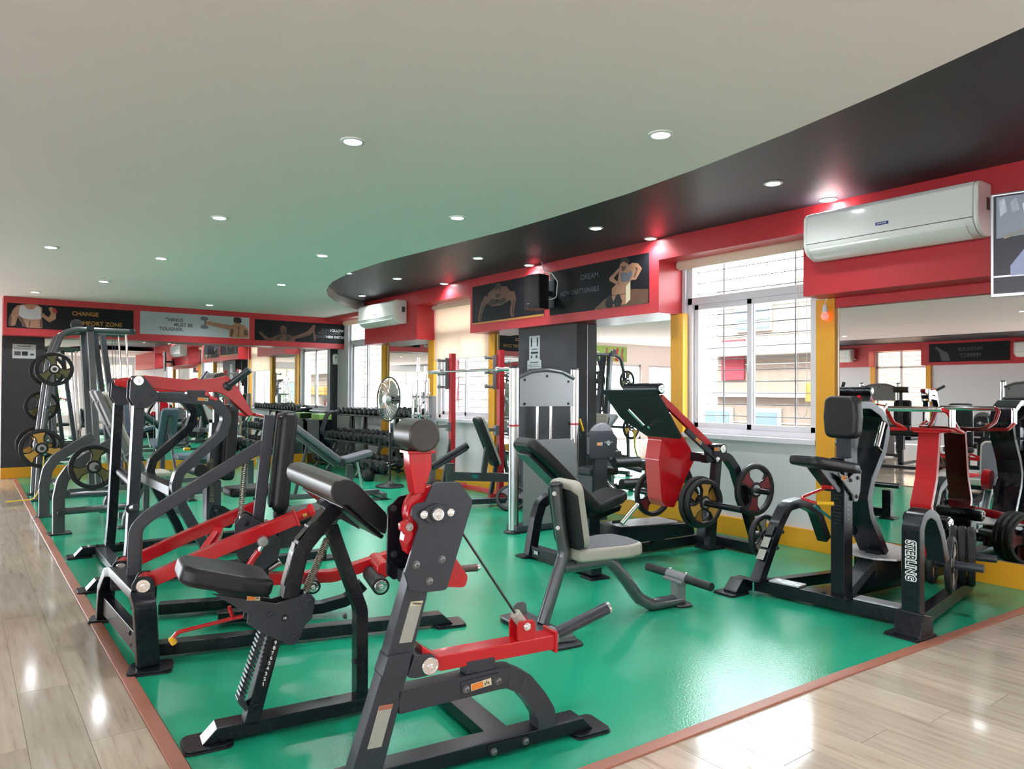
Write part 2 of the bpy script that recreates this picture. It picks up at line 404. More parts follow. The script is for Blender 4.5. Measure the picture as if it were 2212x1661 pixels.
# ---- window wall (right)
BAYS = [(-1.4, -.06), (3.36, 4.77), (8.06, 9.48), (11.22, 12.62)]          # window openings along the wall
SOF = [(-1.4-3.4, -1.42), (0.0, 3.293), (4.809, 8.074), (9.483, 11.22)]     # deep red soffits between them
SILL, WTOP = .92, 2.60
def wall_right():
    parts = [span((5.72, YR, 0), (5.95, 14.6, SILL), 0), span((5.72, YR, 2.62), (5.95, 14.6, 2.95), 0)]
    edges = [YR]+[v for b in BAYS for v in b]+[14.6]
    for i in range(0, len(edges), 2): parts.append(span((5.72, edges[i], SILL), (5.95, edges[i+1], 2.62), 0))
    return join(*parts)
struct('wall_right', wall_right(), 'white_wall', 'white window wall on the right')
for i, (a, b) in enumerate(SOF):
    o = obj('soffit', span((XS, a, ZS), (5.73, b, ZB), .002), 'red_paint'); o['kind'] = 'structure'
    o['label'] = ['deep red soffit near the rear', 'deep red soffit carrying the large air conditioner', 'deep red soffit carrying the two posters and the speaker', 'deep red soffit carrying the small air conditioner'][i]
for i, (a, b) in enumerate([(-1.42, 0), (3.293, 4.809), (8.074, 9.483), (11.22, 12.8)]):
    o = obj('soffit_band', span((XS, a, 2.585), (5.60, b, ZB if i < 3 else ZC), .002), 'red_paint'); o['kind'] = 'structure'; o['label'] = 'shallow red band above window bay %s' % ['behind', 'of the large window', 'with the lowered blind', 'in the far corner'][i]
# yellow pilasters and baseboards
for i, (a, b) in enumerate([(3.189, 3.354), (4.752, 4.91), (7.916, 8.054), (9.483, 9.645), (11.029, 11.18), (-.06, .08)]):
    struct('trim_%d' % (4+i), span((XW-.035, a, 0), (5.74, b, ZS+.01), .003), 'yellow', 'yellow pilaster %s' % ['right of the large window with the red bulb', 'left of the large window', 'right of the window with the lowered blind', 'left of the window with the lowered blind', 'right of the far corner window', 'added behind the camera'][i])
for i, (a, b) in enumerate([(0.08, 3.189), (3.354, 4.752), (4.91, 6.15), (7.25, 7.916), (8.054, 9.483), (9.645, 11.029), (11.18, 13.1)]):
    struct('baseboard_right' if i == 0 else 'baseboard_right.%03d' % i, span((XW-.02, a, 0), (5.74, b, .165), .003), 'yellow', 'yellow baseboard section %d along the window wall' % (i+1))
# black column
struct('column', span((5.55, 6.17, 0), (5.74, 7.25, ZS+.01), .004), 'dark_wall', 'charcoal column with notices between two mirrors')
def mirror(a, b, z0, z1, label, name='mirror'):
    t = thing(name, label, 'mirror', (XW+.006, 0, 0))
    obj('glass', span((-.002, a, z0), (.004, b, z1), 0), 'mirror', t)
    for y in (a, b): obj('edge_trim', span((-.004, y-.004, z0), (.005, y+.004, z1), 0), 'steel', t)
    return t
mirror(.09, 3.185, .17, 2.00, 'large wall mirror under the big air conditioner')
obj('mirror_cornice', span((5.66, .09, 2.0), (5.73, 3.18, ZS), .003), 'red_paint')['kind'] = 'structure'
bpy.data.objects['mirror_cornice']['label'] = 'red ledge above the large mirror'
mirror(4.915, 6.165, .17, ZS, 'tall wall mirror between charcoal column and large window')
mirror(7.255, 7.912, .17, ZS, 'narrow wall mirror behind the squat rack beside the charcoal column')
mirror(9.65, 11.025, .17, ZS, 'wall mirror behind the dumbbell rack under the small air conditioner')

# ---- windows
def window(n, a, b, label, blind, cord_side=1):
    w = bpy.data.objects.new('window_%d' % n, None); COL.objects.link(w); w['kind'] = 'structure'; w['label'] = label
    X0, X1 = 5.76, 5.83; zt = 2.19; mid = (a+b)/2
    fr = [span((X0, a, SILL), (X1, a+.055, WTOP)), span((X0, b-.055, SILL), (X1, b, WTOP)), span((X0, a, SILL), (X1, b, SILL+.05)), span((X0, a, zt-.02), (X1, b, zt+.05)), span((X0, a, WTOP-.05), (X1, b, WTOP))]
    obj('window_frame', join(*fr), 'upvc', w)
    obj('window_sill', span((5.66, a-.0, SILL-.045), (5.80, b, SILL), .004), 'upvc', w)
    for s, (p, q) in enumerate(((a+.055, mid+.03), (mid-.03, b-.055))):
        x0 = X0+.012+.022*s
        sh = obj('sash', join(span((x0, p, SILL+.05), (x0+.024, p+.05, zt-.02)), span((x0, q-.05, SILL+.05), (x0+.024, q, zt-.02)), span((x0, p, SILL+.05), (x0+.024, q, SILL+.10)), span((x0, p, zt-.07), (x0+.024, q, zt-.02))), 'upvc', w)
        obj('pane', span((x0+.010, p+.05, SILL+.10), (x0+.013, q-.05, zt-.07), 0), 'glass', sh)
        obj('latch', join(span((x0-.006, (p if s else q)-.02+.04*s-.012, 1.42), (x0+.002, (p if s else q)-.02+.04*s+.012, 1.60), .003)), 'steel', sh)
    obj('pane', span((X0+.03, a+.055, zt+.05), (X0+.033, b-.055, WTOP-.05), 0), 'glass', w)
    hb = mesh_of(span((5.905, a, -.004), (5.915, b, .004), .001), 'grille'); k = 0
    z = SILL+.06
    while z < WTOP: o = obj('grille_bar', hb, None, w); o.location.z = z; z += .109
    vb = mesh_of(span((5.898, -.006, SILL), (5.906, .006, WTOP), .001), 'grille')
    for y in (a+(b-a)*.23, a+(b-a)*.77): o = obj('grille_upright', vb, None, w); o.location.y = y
    # roller blind
    t = thing('roller_blind', blind[1], 'blind', (5.66, 0, 2.555))
    obj('roll', cyl((0, a+.02, 0), (0, b+.03, 0), .034 if blind[0] else .045), 'blind', t)
    obj('bracket', span((-.03, b+.03, -.03), (.06, b+.04, .03)), 'plastic_white', t)
    if blind[0]:
        obj('fabric', span((.018, a+.02, blind[0]-2.555), (.0205, b-.01, 0), 0), 'blind', t)
        obj('bottom_bar', span((.012, a+.02, blind[0]-2.565), (.026, b-.01, blind[0]-2.545), .003), 'plastic_white', t)
    obj('bead_cord', pipe([(.03, a+.09, 0), (.03, a+.09, -1.42), (.03, a+.13, -1.46), (.03, a+.17, -1.42), (.03, a+.17, 0)], .0025, .03, 6), 'plastic_white', t)
window(1, *BAYS[1], 'large white sliding window with a steel grille', (0, 'rolled up cream blind above the large window'))
window(2, *BAYS[2], 'white sliding window half covered by a blind', (1.78, 'cream roller blind lowered halfway over the window'))
window(3, *BAYS[3], 'narrow looking white window in the far corner', (0, 'rolled up blind in the far corner'))
window(4, *BAYS[0], 'white window behind the camera', (0, 'rolled up blind behind the camera'))

# ---- far wall (left in the picture)
struct('wall_back', join(span((.50, YL+.012, 0), (5.95, YL+.2, 2.95), 0), span((.50, YL, 0), (.54, 14.5, 2.95), 0)), 'white_wall', 'far wall behind the mirrors')
struct('wall_aisle', join(span((XO, 14.4, 2.1), (.54, 14.6, 2.95), 0), span((-.9, 14.4, 0), (.54, 14.6, 2.1), 0), span((XO, 14.4, 0), (-7.4, 14.6, 2.1), 0), span((-4.3, 14.4, 0), (-4.0, 14.6, 2.1), 0)), 'cream', 'cream wall at the end of the aisle with glazed openings added for daylight')
for i, (a, b) in enumerate(((-7.4, -4.3), (-4.0, -.9))):  # openings added to bring neutral daylight onto the far ceiling
    w = bpy.data.objects.new('window_%d' % (20+i), None); COL.objects.link(w); w['kind'] = 'structure'; w['label'] = 'glazed opening added for daylight at the end of the hall'
    obj('window_frame', join(*[span((x, 14.44, 0), (x+.06, 14.52, 2.1)) for x in (a, (a+b)/2-.03, b-.06)], span((a, 14.44, 2.04), (b, 14.52, 2.1)), span((a, 14.44, .0), (b, 14.52, .08))), 'upvc', w)
o = obj('soffit_far', span((.505, YS, ZS+.015), (5.90, YL+.05, ZC+.005), .002), 'red_paint'); o['kind'] = 'structure'; o['label'] = 'red soffit band with three posters over the far mirrors'
struct('wall_panel', span((.505, YL-.01, 0), (1.03, YL+.02, ZS+.02), .003), 'dark_wall', 'charcoal wall panel with a notice at the end of the aisle')
struct('wall_panel_corner', span((5.57, YL-.012, 0), (5.90, YL+.02, ZS+.02), .003), 'dark_wall', 'charcoal wall panel in the far corner')
struct('baseboard_back', span((.505, YL-.03, 0), (5.74, YL+.01, .16), .003), 'yellow', 'yellow baseboard under the far mirrors')
for i, (a, b) in enumerate([(1.035, 2.55), (2.553, 4.06), (4.063, 5.565)]):
    t = thing('wall_mirror', ['far wall mirror beside the charcoal panel, behind the cable tower', 'middle panel of the far wall mirrors', 'far wall mirror nearest the window corner'][i], 'mirror', (0, YL, 0))
    obj('glass', span((a, -.004, .16), (b, .004, ZS+.02), 0), 'mirror', t)
    obj('edge_trim', span((b-.002, -.006, .16), (b+.001, .005, ZS+.02), 0), 'steel', t)
    obj('clip', span(((a+b)/2-.02, -.008, .16), ((a+b)/2+.02, .004, .19), .002), 'steel', t)

# ---- the rest of the hall, seen in the mirrors
OPEN = [(-6.6, -3.2), (-2.5, 1.0), (1.6, 5.2), (8.75, 10.1)]  # first three widened and left unshaded to let in more daylight
_e = [YR]+[v for q in OPEN for v in q]+[14.4]
struct('wall_left', join(span((XO-.2, YR, 0), (XO, 14.6, .9), 0), span((XO-.2, YR, 2.44), (XO, 14.6, 2.95), 0), *[span((XO-.2, _e[i], .9), (XO, _e[i+1], 2.44), 0) for i in range(0, len(_e), 2)]), 'white_wall', 'wall across the hall with window openings')
for i, (y, y1) in enumerate(OPEN):
    w = bpy.data.objects.new('window_%d' % (5+i), None); COL.objects.link(w); w['kind'] = 'structure'; w['label'] = 'window in the wall across the hall'
    obj('window_frame', join(*[span((XO-.1, y+d, .9), (XO-.04, y+d+.06, 2.44)) for d in (0, (y1-y)/2-.03, y1-y-.06)], span((XO-.1, y, 2.0), (XO-.04, y1, 2.06))), 'upvc', w)
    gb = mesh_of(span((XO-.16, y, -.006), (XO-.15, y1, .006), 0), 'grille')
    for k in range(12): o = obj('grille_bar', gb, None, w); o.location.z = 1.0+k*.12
    if i == 3: obj('window_shade', span((XO-.19, y, .9), (XO-.185, y1, 2.44), 0), 'blind', w)
for i in range(0, len(_e), 2):
    o = obj('soffit_left', span((XO, _e[i], 2.05), (XO+.35, _e[i+1], ZC+.004), .002), 'red_paint'); o['kind'] = 'structure'; o['label'] = 'deep red soffit across the hall'
    if i: o = obj('soffit_left_band', span((XO, _e[i-1], 2.45), (XO+.35, _e[i], ZC+.004), .002), 'red_paint'); o['kind'] = 'structure'; o['label'] = 'shallow red band above a window across the hall'
for i, y in enumerate((8.65, 10.1)): o = obj('pilaster_left', span((XO, y, 0), (XO+.04, y+.12, 2.05), .002), 'yellow'); o['kind'] = 'structure'; o['label'] = 'yellow pilaster across the hall'
o = obj('ceiling_band', span((XO+.35, YR, ZC-.01), (XO+2.2, 14.4, ZC+.004), .001), 'black_paint'); o['kind'] = 'structure'; o['label'] = 'charcoal ceiling band across the hall'
struct('wall_front', join(span((XO, YR-.2, 0), (6, YR, .35), 0), span((XO, YR-.2, 2.35), (6, YR, 2.95), 0), *[span((x, YR-.2, .35), (x+.35, YR, 2.35), 0) for x in (-8.6, -5.5, -2.4, .7, 3.6, 5.7)]), 'white_wall', 'rear wall with large windows behind the camera')
for i, x in enumerate((-8.25, -5.15, -2.05, 1.05, 3.95)):
    w = bpy.data.objects.new('window_%d' % (10+i), None); COL.objects.link(w); w['kind'] = 'structure'; w['label'] = 'large rear window behind the camera'
    x1 = (-5.5, -2.4, .7, 3.6, 5.7)[i]
    obj('window_frame', join(*[span((x+d, YR-.12, .35), (x+d+.05, YR-.06, 2.35)) for d in (0, (x1-x)/2, x1-x-.05)], span((x, YR-.12, 1.7), (x1, YR-.06, 1.75))), 'upvc', w)
    obj('window_shade', span((x, YR-.15, 1.75), (x1, YR-.145, 2.35), 0), 'blind', w)

# ---- recessed downlights
def downlights():
    proto = None
    spots = [(x, y, ZC, 'cream') for x, y in ((1.68, 3.668), (2.906, 2.588), (1.605, 5.922), (3.06, 4.779), (.682, 8.135), (1.632, 8.109), (2.862, 6.938), (1.419, 10.272), (.828, 11.984), (3.24, 9.15), (3.125, 12.021),
              (1.65, 1.2), (.2, -1.2), (1.7, -1.2), (-2.2, 8.1), (-2.2, 4.5), (-2.2, 1.0), (-5, 9), (-5, 5), (-5, 1), (-1, -4.5), (2.6, -4.5))]  # this row: lamps added outside the view to light the room
    spots += [(x, y, ZB, 'charcoal') for y in (1.2, 3.035, 4.84, 6.727, 8.6) for x in (4.58, 5.30)] + [(4.969, 10.473, ZB, 'charcoal'), (3.74, 7.35, ZB, 'charcoal'), (3.88, 8.6, ZB, 'charcoal')]
    where = ['largest on the left of centre', 'largest, nearest the curved edge', 'second in the row above the curl machine', 'second in the row beside the curved edge', 'above the aisle, third row back', 'third in the row above the red overhead lever', 'third in the row beside the curved edge', 'fourth row, above the cable tower', 'over the woman poster at the aisle end', 'fourth in the row beside the curved tip', 'over the silver poster by the far wall',
             'added overhead in front of the camera', 'added behind the camera on the aisle side', 'added behind the camera', 'added across the aisle at the far end', 'added across the aisle in the middle', 'added across the aisle near the camera', 'added deep in the hall at the far end', 'added deep in the hall in the middle', 'added deep in the hall near the front', 'added near the rear windows on the aisle', 'added near the rear windows by the window wall',
             'inner row beside the camera', 'wall row over the television', 'inner row before the large air conditioner', 'wall row left of the large air conditioner', 'inner row before the large window', 'wall row at the right end of the box poster', 'inner row before the speaker', 'wall row right above the speaker', 'inner row before the blind window', 'wall row above the blind window', 'single one in front of the small air conditioner', 'tiny one peeping over the curved edge, nearer', 'tiny one peeping over the curved edge, near the tip']
    for i, (x, y, z, k) in enumerate(spots):
        lab = 'round downlight in the %s ceiling, %s' % (k, where[i])
        if proto is None:
            t = proto = thing('downlight', lab, 'downlight', (x, y, z), 0, 'round ceiling downlights')
            obj('rim', lathe((0, 0, 0), (0, 0, -1), [(-.001, .058), (.001, .066), (.007, .066), (.010, .060), (.0101, .048), (.004, .046)], 28), 'white_metal', t)
            obj('diffuser', lathe((0, 0, 0), (0, 0, -1), [(.004, .0455), (.008, .0455)], 28), 'lamp', t)
            kids = list(t.children)
        else:
            t = thing('downlight', lab, 'downlight', (x, y, z))
            for ch in kids: obj(ch.name.split('.')[0], ch.data, None, t)
        t['group'] = 'round downlights in the %s ceiling' % k
        l = bpy.data.lights.new('lamp_light', 'SPOT'); l.energy = LAMP_POWER*(1.0 if k == 'cream' else .8); l.spot_size = math.radians(155); l.spot_blend = .9; l.shadow_soft_size = .05; l.color = (.94, .97, 1)
        lo = bpy.data.objects.new('lamp_light', l); COL.objects.link(lo); lo.parent = t; lo.location = (0, 0, -.03)
downlights()


# ================================================================ MACHINES
def foot_plate(t, x0, x1, y0, y1, h=.014, r=.03, m='frame'):
    "flat base plate with a rubber shoe under it"
    f = obj('foot_plate', prism(rect(x0, y0, x1, y1, r), h*.45, h, 'z', .002), m, t)
    obj('rubber_foot', prism(rect(x0-.004, y0-.004, x1+.004, y1+.004, r), 0, h*.45, 'z', .001), 'rubber', f)
    return f
def pivot_cap(t, p, d, r=.03, name='pivot_cap'):
    c = obj(name, lathe(p, d, [(-.004, r), (.004, r), (.006, r*.93), (.0061, r*.80), (.003, r*.78), (.003, r*.34), (.007, r*.32), (.0075, r*.2), (.004, r*.18)], 24), 'chrome', t)
    return c
def digits(t, pts, body, size, m, right, up):
    for p, s in zip(pts, body): text('number', s, size, m, t, p, right, up, bold=.0004)

# ---------------------------------------------------------------- biceps curl machine in the foreground
def biceps_curl():
    t = thing('biceps_curl_machine', 'black and red plate-loaded preacher curl machine in the foreground', 'gym machine', (.68, 2.79, 0), -7.6)
    y0, y1 = .024, .112
    # seat side frame
    obj('rear_rail', prism([(.035, .016), (1.03, .016), (1.03, .068), (.088, .068)], y0, y1, 'y', .004), 'frame', t)
    foot_plate(t, -.025, .14, y0-.03, y1+.03, .016, .035)
    obj('cross_rail', span((.935, -.50, .016), (1.03, y1, .064), .004), 'frame', t)
    ya, yb = y0, .094
    post = obj('seat_post', prism([(0.177, 0.053), (0.234, 0.052), (0.318, 0.375), (0.27, 0.382)], ya, yb, 'y', .003), 'frame', t)
    # toothed height rack on the seat post
    a, b = V((0.173, 0.149)), V((0.25, 0.382))
    d = (b-a)/15; n = V(-d.y, d.x).normalized()
    me = mesh_of(box((0, 0, 0), (.026, .060, .009), ('Y', math.atan2(d.x, d.y)*1+.35), b=.002), 'gunmetal')
    for k in range(16):
        p = a+d*k; o = obj('rack_tooth', me, None, post); o.location = (p.x-.004, (ya+yb)/2, p.y)
    obj('stop_block', prism([(0.158, 0.159), (0.171, 0.163), (0.198, 0.121), (0.187, 0.105), (0.16, 0.14)], ya+.004, yb-.004), 'gunmetal', post)
    pts = []
    for p in ((0.247, 0.199), (0.252, 0.218), (0.257, 0.236), (0.263, 0.255), (0.269, 0.274), (0.275, 0.292), (0.28, 0.31), (0.286, 0.328), (0.291, 0.347), (0.298, 0.366)): pts.append((p[0], ya-.0012, p[1]))
    strip = obj('number_strip', prism(rnd([(0.238, 0.187), (0.256, 0.184), (0.315, 0.361), (0.305, 0.375), (0.29, 0.376)], .012, 3, True), ya-.0008, ya+.001, b=0), 'rubber', post)
    digits(strip, pts, ['1', '2', '3', '4', '5', '6', '7', '8', '9', '10'], .019, 'white_print', (1, 0, .0), (.12, 0, 1))
    bolt(post, ((0.222, 0.122)[0], ya, (0.222, 0.122)[1]), (0, -1, 0), .011, 'frame')
    outline = [(0.063, 0.565), (0.29, 0.496), (0.399, 0.519), (0.422, 0.516), (0.437, 0.495), (0.425, 0.423),
               (0.4, 0.401), (0.375, 0.347), (0.359, 0.332), (0.34, 0.332), (0.319, 0.348), (0.24, 0.394), (0.185, 0.437), (0.189, 0.473)]
    car = obj('seat_carriage', prism(outline, .010, .0235, 'y', .002), 'gunmetal', t)
    obj('far_plate', prism(outline, .0945, .106, 'y', .002), 'gunmetal', car)
    label_plate(car, ((0.207, 0.482)[0], .0098, (0.207, 0.482)[1]+.048), (1, 0, -.13), (.13, 0, 1), .048, .017)
    for p in ((0.272, 0.463), (0.358, 0.365)): bolt(car, (p[0], .010, p[1]), (0, -1, 0), .010, 'gunmetal')
    knob = obj('pin_boss', cyl(((0.32, 0.441)[0], .011, (0.32, 0.441)[1]), ((0.32, 0.441)[0], .004, (0.32, 0.441)[1]), .013), 'rubber', car)
    text('number', '14', .013, 'white_print', knob, ((0.32, 0.441)[0], .0035, (0.32, 0.441)[1]), (1, 0, 0), (0, 0, 1), bold=.0003)
    for p in ((0.414, 0.493), (0.387, 0.465)): bolt(car, (p[0], .010, p[1]), (0, -1, 0), .010, 'gunmetal')
    # seat pad: round nose towards the aisle
    sl = (-0.045, 0.658); sr = (0.275, 0.567)
    seat = pad(rnd([(-.05, -.12), (.16, -.15), (.275, -.13), (.275, .13), (.16, .15), (-.05, .12)], [.06, .05, .045, .045, .05, .06], 5, True), -.034, .034, 'z', .022, 5)
    ang = 15.5
    xf(seat, Matrix.Translation((.0, .06, .645)) @ Matrix.Rotation(math.radians(ang), 4, 'Y'))
    s = obj('seat', seat, 'leather', t)
    obj('seat_board', xf(prism(rnd([(-.02, -.075), (.25, -.085), (.25, .085), (-.02, .075)], .04, 4, True), -.044, -.033, 'z', .002), Matrix.Translation((0, .06, .645)) @ Matrix.Rotation(math.radians(ang), 4, 'Y')), 'frame', s)
    # bent main tube with instruction panel
    main = [(0.347, 0.503), (0.362, 0.586), (0.382, 0.669), (0.405, 0.709), (0.518, 0.839)]
    tub = obj('main_tube', ribbon(main, .062, ya, yb, r=.06), 'frame', t)
    n0 = V(-.9, 0, .44)
    for (p, q, m) in (((0.324, 0.552), (0.344, 0.634), 'label_grey'), ((0.345, 0.638), (0.368, 0.713), 'label_grey'), ((0.372, 0.72), (0.435, 0.788), 'plastic_black')):
        a3, b3 = V(p[0], (ya+yb)/2, p[1]), V(q[0], (ya+yb)/2, q[1]); dd = (b3-a3)
        lab = label_plate(tub, (a3+b3)/2+V(-.0, 0, .0), (0, 1, 0), dd, .05, dd.length*.96, m, 'instruction_label', None)
        lab.location += V(-dd.z, 0, dd.x).normalized()*.004
    text('lettering', 'Biceps Curl', .012, 'white_print', tub, ((0.424, 0.765)[0]-.012, (ya+yb)/2, (0.424, 0.765)[1]+.010), (0, -1, 0), (.62, 0, .78))
    obj('brace', ribbon([(0.506, 0.77), (0.539, 0.672), (0.631, 0.421), ((0.633, 0.389)[0], .066)], .048, ya, yb, r=.10), 'frame', t)
    bolt(t, ((0.569, 0.391)[0], .05, .40), (-1, 0, 0), .009, 'gunmetal'); bolt(t, (.607, .05, .215), (-1, 0, 0), .009, 'gunmetal')
    obj('gas_spring', spring(((0.497, 0.714)[0], .06, (0.497, 0.714)[1]), ((0.411, 0.517)[0], .06, (0.411, 0.517)[1]), .014, .0026, 34), 'spring', t)
    obj('spring_rod', cyl(((0.497, 0.714)[0], .06, (0.497, 0.714)[1]), ((0.403, 0.499)[0], .06, (0.403, 0.499)[1]), .006), 'steel', t)
    # arm pad: roll plus sloping face
    prof = [(.407, .950), (.411, .972), (.425, .988), (.450, .994), (.480, .990), (.505, .972), (.612, .861), (.620, .840), (.612, .785), (.600, .785), (.472, .898), (.440, .902), (.415, .922)]
    pd = obj('arm_pad', prism(prof, -.30, .40, 'y', .012, 3), 'brown_leather', t)
    e = obj('end_cover', prism([(x*.97+.015, z*.97+.027) for x, z in prof], -.304, -.290, 'y', .004), 'leather', pd)
    obj('pad_board', beam((.468, .05, .888), (.618, .05, .762), .60, .016), 'frame', t)
    obj('pad_bracket', prism([(.455, .86), (.53, .80), (.62, .745), (.60, .80), (.50, .89)], .03, .09), 'gunmetal', t)
    # lever side frame
    f0, f1 = -.543, -.455
    obj('front_rail', prism([(.38, .016), (1.36, .016), (1.312, .066), (.38, .066)], f0, f1, 'y', .004), 'frame', t)
    foot_plate(t, 1.27, 1.425, f0-.03, f1+.035, .016, .03)
    foot_plate(t, .35, .47, f0-.03, f1+.035, .016, .03)
    sp = obj('splice_plate', prism(rect(.90, .018, 1.075, .058, .008), f0-.007, f0, 'y', .001), 'frame', t)
    for x, z in ((.925, .032), (1.055, .040)): bolt(sp, (x, f0-.007, z), (0, -1, 0), .010)
    pa, pb = f0, -.475
    fp = obj('front_post', prism([(.405, .05), (.515, .05), (0.621, 0.43), (.668, .60), (.683, .70), (.612, .70), (0.53, 0.425)], pa, pb, 'y', .003), 'gunmetal', t)
    obj('post_sleeve', prism(rnd([(0.507, 0.362), (0.532, 0.435), (0.615, 0.434), (0.598, 0.359)], .01, 3, True), pa-.010, pb+.004, 'y', .003), 'gunmetal', fp)
    for q, (c, w, h, fr_, m, ac) in enumerate((((0.613, 0.532), .045, .135, .0, 'label_grey', None), ((0.508, 0.208), .048, .135, .0, 'label_grey', None))):
        lab = label_plate(fp, (c[0], f0-.0002, c[1]), (1, 0, -.05), (.30, 0, 1), w, h, m, 'text_label', None)
        hd = label_plate(lab, (c[0]+.019, f0-.0012, c[1]+.060), (1, 0, -.05), (.30, 0, 1), w*.96, .016, 'label_cream' if q == 0 else 'strip', 'heading', None)
        if q == 0: text('lettering', 'WARNING', .009, 'grey_print', hd, (c[0]+.019, f0-.0038, c[1]+.060), (1, 0, -.05), (.30, 0, 1), bold=.0002)
    label_plate(fp, (.595, (pa+pb)/2, .59), (0, -1, 0), (.27, 0, 1), .030, .030, 'paper', 'arrow_label', 'orange', .5)
    arm = [(0.573, 0.271), (0.95, 0.281), (0.991, 0.278), (1.054, 0.244), (1.113, 0.173), ((1.149, 0.116)[0], (1.149, 0.116)[1]), (1.152, .062)]
    obj('support_arm', ribbon(arm, .075, f0, -.478, r=.03), 'gunmetal', t)
    pl = obj('arm_plate', prism(rnd([(0.796, 0.299), (0.949, 0.305), (0.949, 0.257), (0.802, 0.255)], .006, 2, True), f0-.006, f0, 'y', .001), 'gunmetal', t)
    for p in ((0.816, 0.273), (0.941, 0.278)): bolt(pl, (p[0], f0-.006, p[1]), (0, -1, 0), .010)
    label_plate(pl, ((0.874, 0.278)[0], f0-.0062, (0.874, 0.278)[1]), (1, 0, .10), (-.1, 0, 1), .080, .024)
    obj('stop_pad', prism([(0.819, 0.317), (0.826, 0.361), (0.934, 0.36), (0.943, 0.314)], f0+.006, -.485), 'gunmetal', t)
    # red loading arm
    hub = obj('pivot_lug', prism(rnd([(0.597, 0.353), (0.623, 0.423), (0.695, 0.412), (0.707, 0.375), (0.686, 0.345), (0.628, 0.345)], .012, 4, True), -.552, -.462, 'y', .003), 'gunmetal', t)
    pivot_cap(hub, ((0.679, 0.378)[0], -.553, (0.679, 0.378)[1]), (0, -1, 0), .030)
    la = obj('loading_arm', prism([(.66, .405), (.655, .445), (.72, .398), (1.19, .398+.0), (1.196, .343), (.727, .345), (.70, .36)], -.535, -.462, 'y', .004), 'red', t)
    obj('arm_end_cap', span((1.186, -.542, .332), (1.198, -.452, .412), .003), 'red', la)
    obj('plate_horn', cyl((1.20, -.497, .382), (1.465, -.497, .452), .0235, 22), 'gunmetal', t)
    obj('horn_collar', cyl((1.196, -.497, .381), (1.212, -.497, .385), .036, 22), 'silver', t)
    obj('horn_tip', cyl((1.452, -.497, .4486), (1.468, -.497, .4528), .0238, 22), 'steel', t)
    for y in (-.535, -.475): obj('clevis', prism(rnd([(1.03, .395), (1.105, .395), (1.105, .455), (1.095, .468), (1.04, .468), (1.03, .455)], .01, 3, True), y, y+.010, 'y', .002), 'red', la)
    obj('cable_clamp', cyl((1.078, -.500, .436), (1.035, -.500, .492), .020), 'tan', t)
    bolt(t, (1.068, -.536, .447), (0, -1, 0), .011, 'chrome')
    obj('cable', cyl((.800, -.500, .835), (1.05, -.500, .472), .0048, 8), 'plastic_black', t)
    # pivot head
    plate = [(.680, .984), (.694, .995), (.781, .991), (.831, .929), (.831, .910), (.738, .632), (.728, .627), (.656, .628), (.602, .644), (.584, .702), (.632, .845), (.630, .860), (.606, .888), (.610, .914), (.622, .926), (.658, .933)]
    g = obj('pivot_plate', prism(rnd(plate, .008, 3, True), -.558, -.545, 'y', .002), 'gunmetal', t)
    for x, z in ((.624, .725), (.717, .733), (.672, .665)): bolt(g, (x, -.558, z), (0, -1, 0), .010)
    bp = [(.60, .915), (.62, .935), (.70, .945), (.80, .93), (.80, .86), (.72, .66), (.60, .645), (.575, .665), (.578, .90)]
    g2 = obj('rear_pivot_plate', prism(rnd(bp, .01, 3, True), -.412, -.400, 'y', .002), 'frame', t)
    for x, z in ((.598, .895), (.600, .735), (.63, .665)): bolt(g2, (x, -.412, z), (0, -1, 0), .009, 'gunmetal')
    obj('spacer', span((.612, -.545, .64), (.69, -.412, .685), .004), 'gunmetal', t)
    br = obj('bearing', join(prism(rnd([(.63, .890), (.665, .862), (.70, .855), (.73, .866), (.757, .893), (.73, .915), (.695, .925), (.66, .915)], .008, 3, True), -.572, -.558, 'y', .003), lathe((.694, -.570, .890), (0, -1, 0), [(0, .030), (.008, .028), (.009, .020), (.006, .019)], 22)), 'gunmetal', t)
    pivot_cap(br, (.694, -.577, .890), (0, -1, 0), .021)
    for x in (.645, .743): bolt(br, (x, -.572, .892), (0, -1, 0), .010, 'chrome')
    obj('pivot_shaft', cyl((.694, -.57, .89), (.694, -.30, .89), .016), 'steel', t)
    # red swinging arm with counterweight
    sw = obj('swing_arm', prism([(.607, 1.095), (.690, 1.095), (.690, 1.04), (.672, .99), (.668, .955), (.628, .955), (.622, .99), (.612, 1.04)], -.533, -.470, 'y', .006), 'red', t)
    obj('flange', span((.600, -.540, 1.092), (.700, -.460, 1.102), .002), 'red', sw)
    obj('counterweight', lathe((.652, -.560, 1.154), (0, 1, 0), [(0, .050), (.005, .056), (.150, .056), (.155, .050)], 36), 'brown_leather', t)
    obj('cam', lathe((.694, -.528, .89), (0, 1, 0), [(0, .075), (.004, .088), (.02, .088), (.024, .080), (.040, .080), (.044, .088), (.060, .088), (.064, .075)], 36), 'red', t)
    obj('cam_sector', prism(rnd([(.66, .90), (.60, .86), (.588, .80), (.60, .76), (.64, .735), (.66, .80)], .02, 4, True), -.53, -.49, 'y', .004), 'red', t)
    obj('latch_hook', prism(rnd([(.575, .862), (.60, .872), (.622, .858), (.618, .832), (.628, .815), (.60, .79), (.586, .80), (.592, .828), (.576, .838)], .008, 3, True), -.537, -.515, 'y', .003), 'red', t)
    bolt(t, (.608, -.537, .848), (0, -1, 0), .010, 'tan')
    # forearm lever on the far side with the grip
    obj('handle_lever', prism(rnd([(.68, .905), (.705, .86), (.86, .64), (.85, .60), (.77, .612), (.67, .70), (.665, .87)], .02, 4, True), -.47, -.44, 'y', .004), 'red', t)
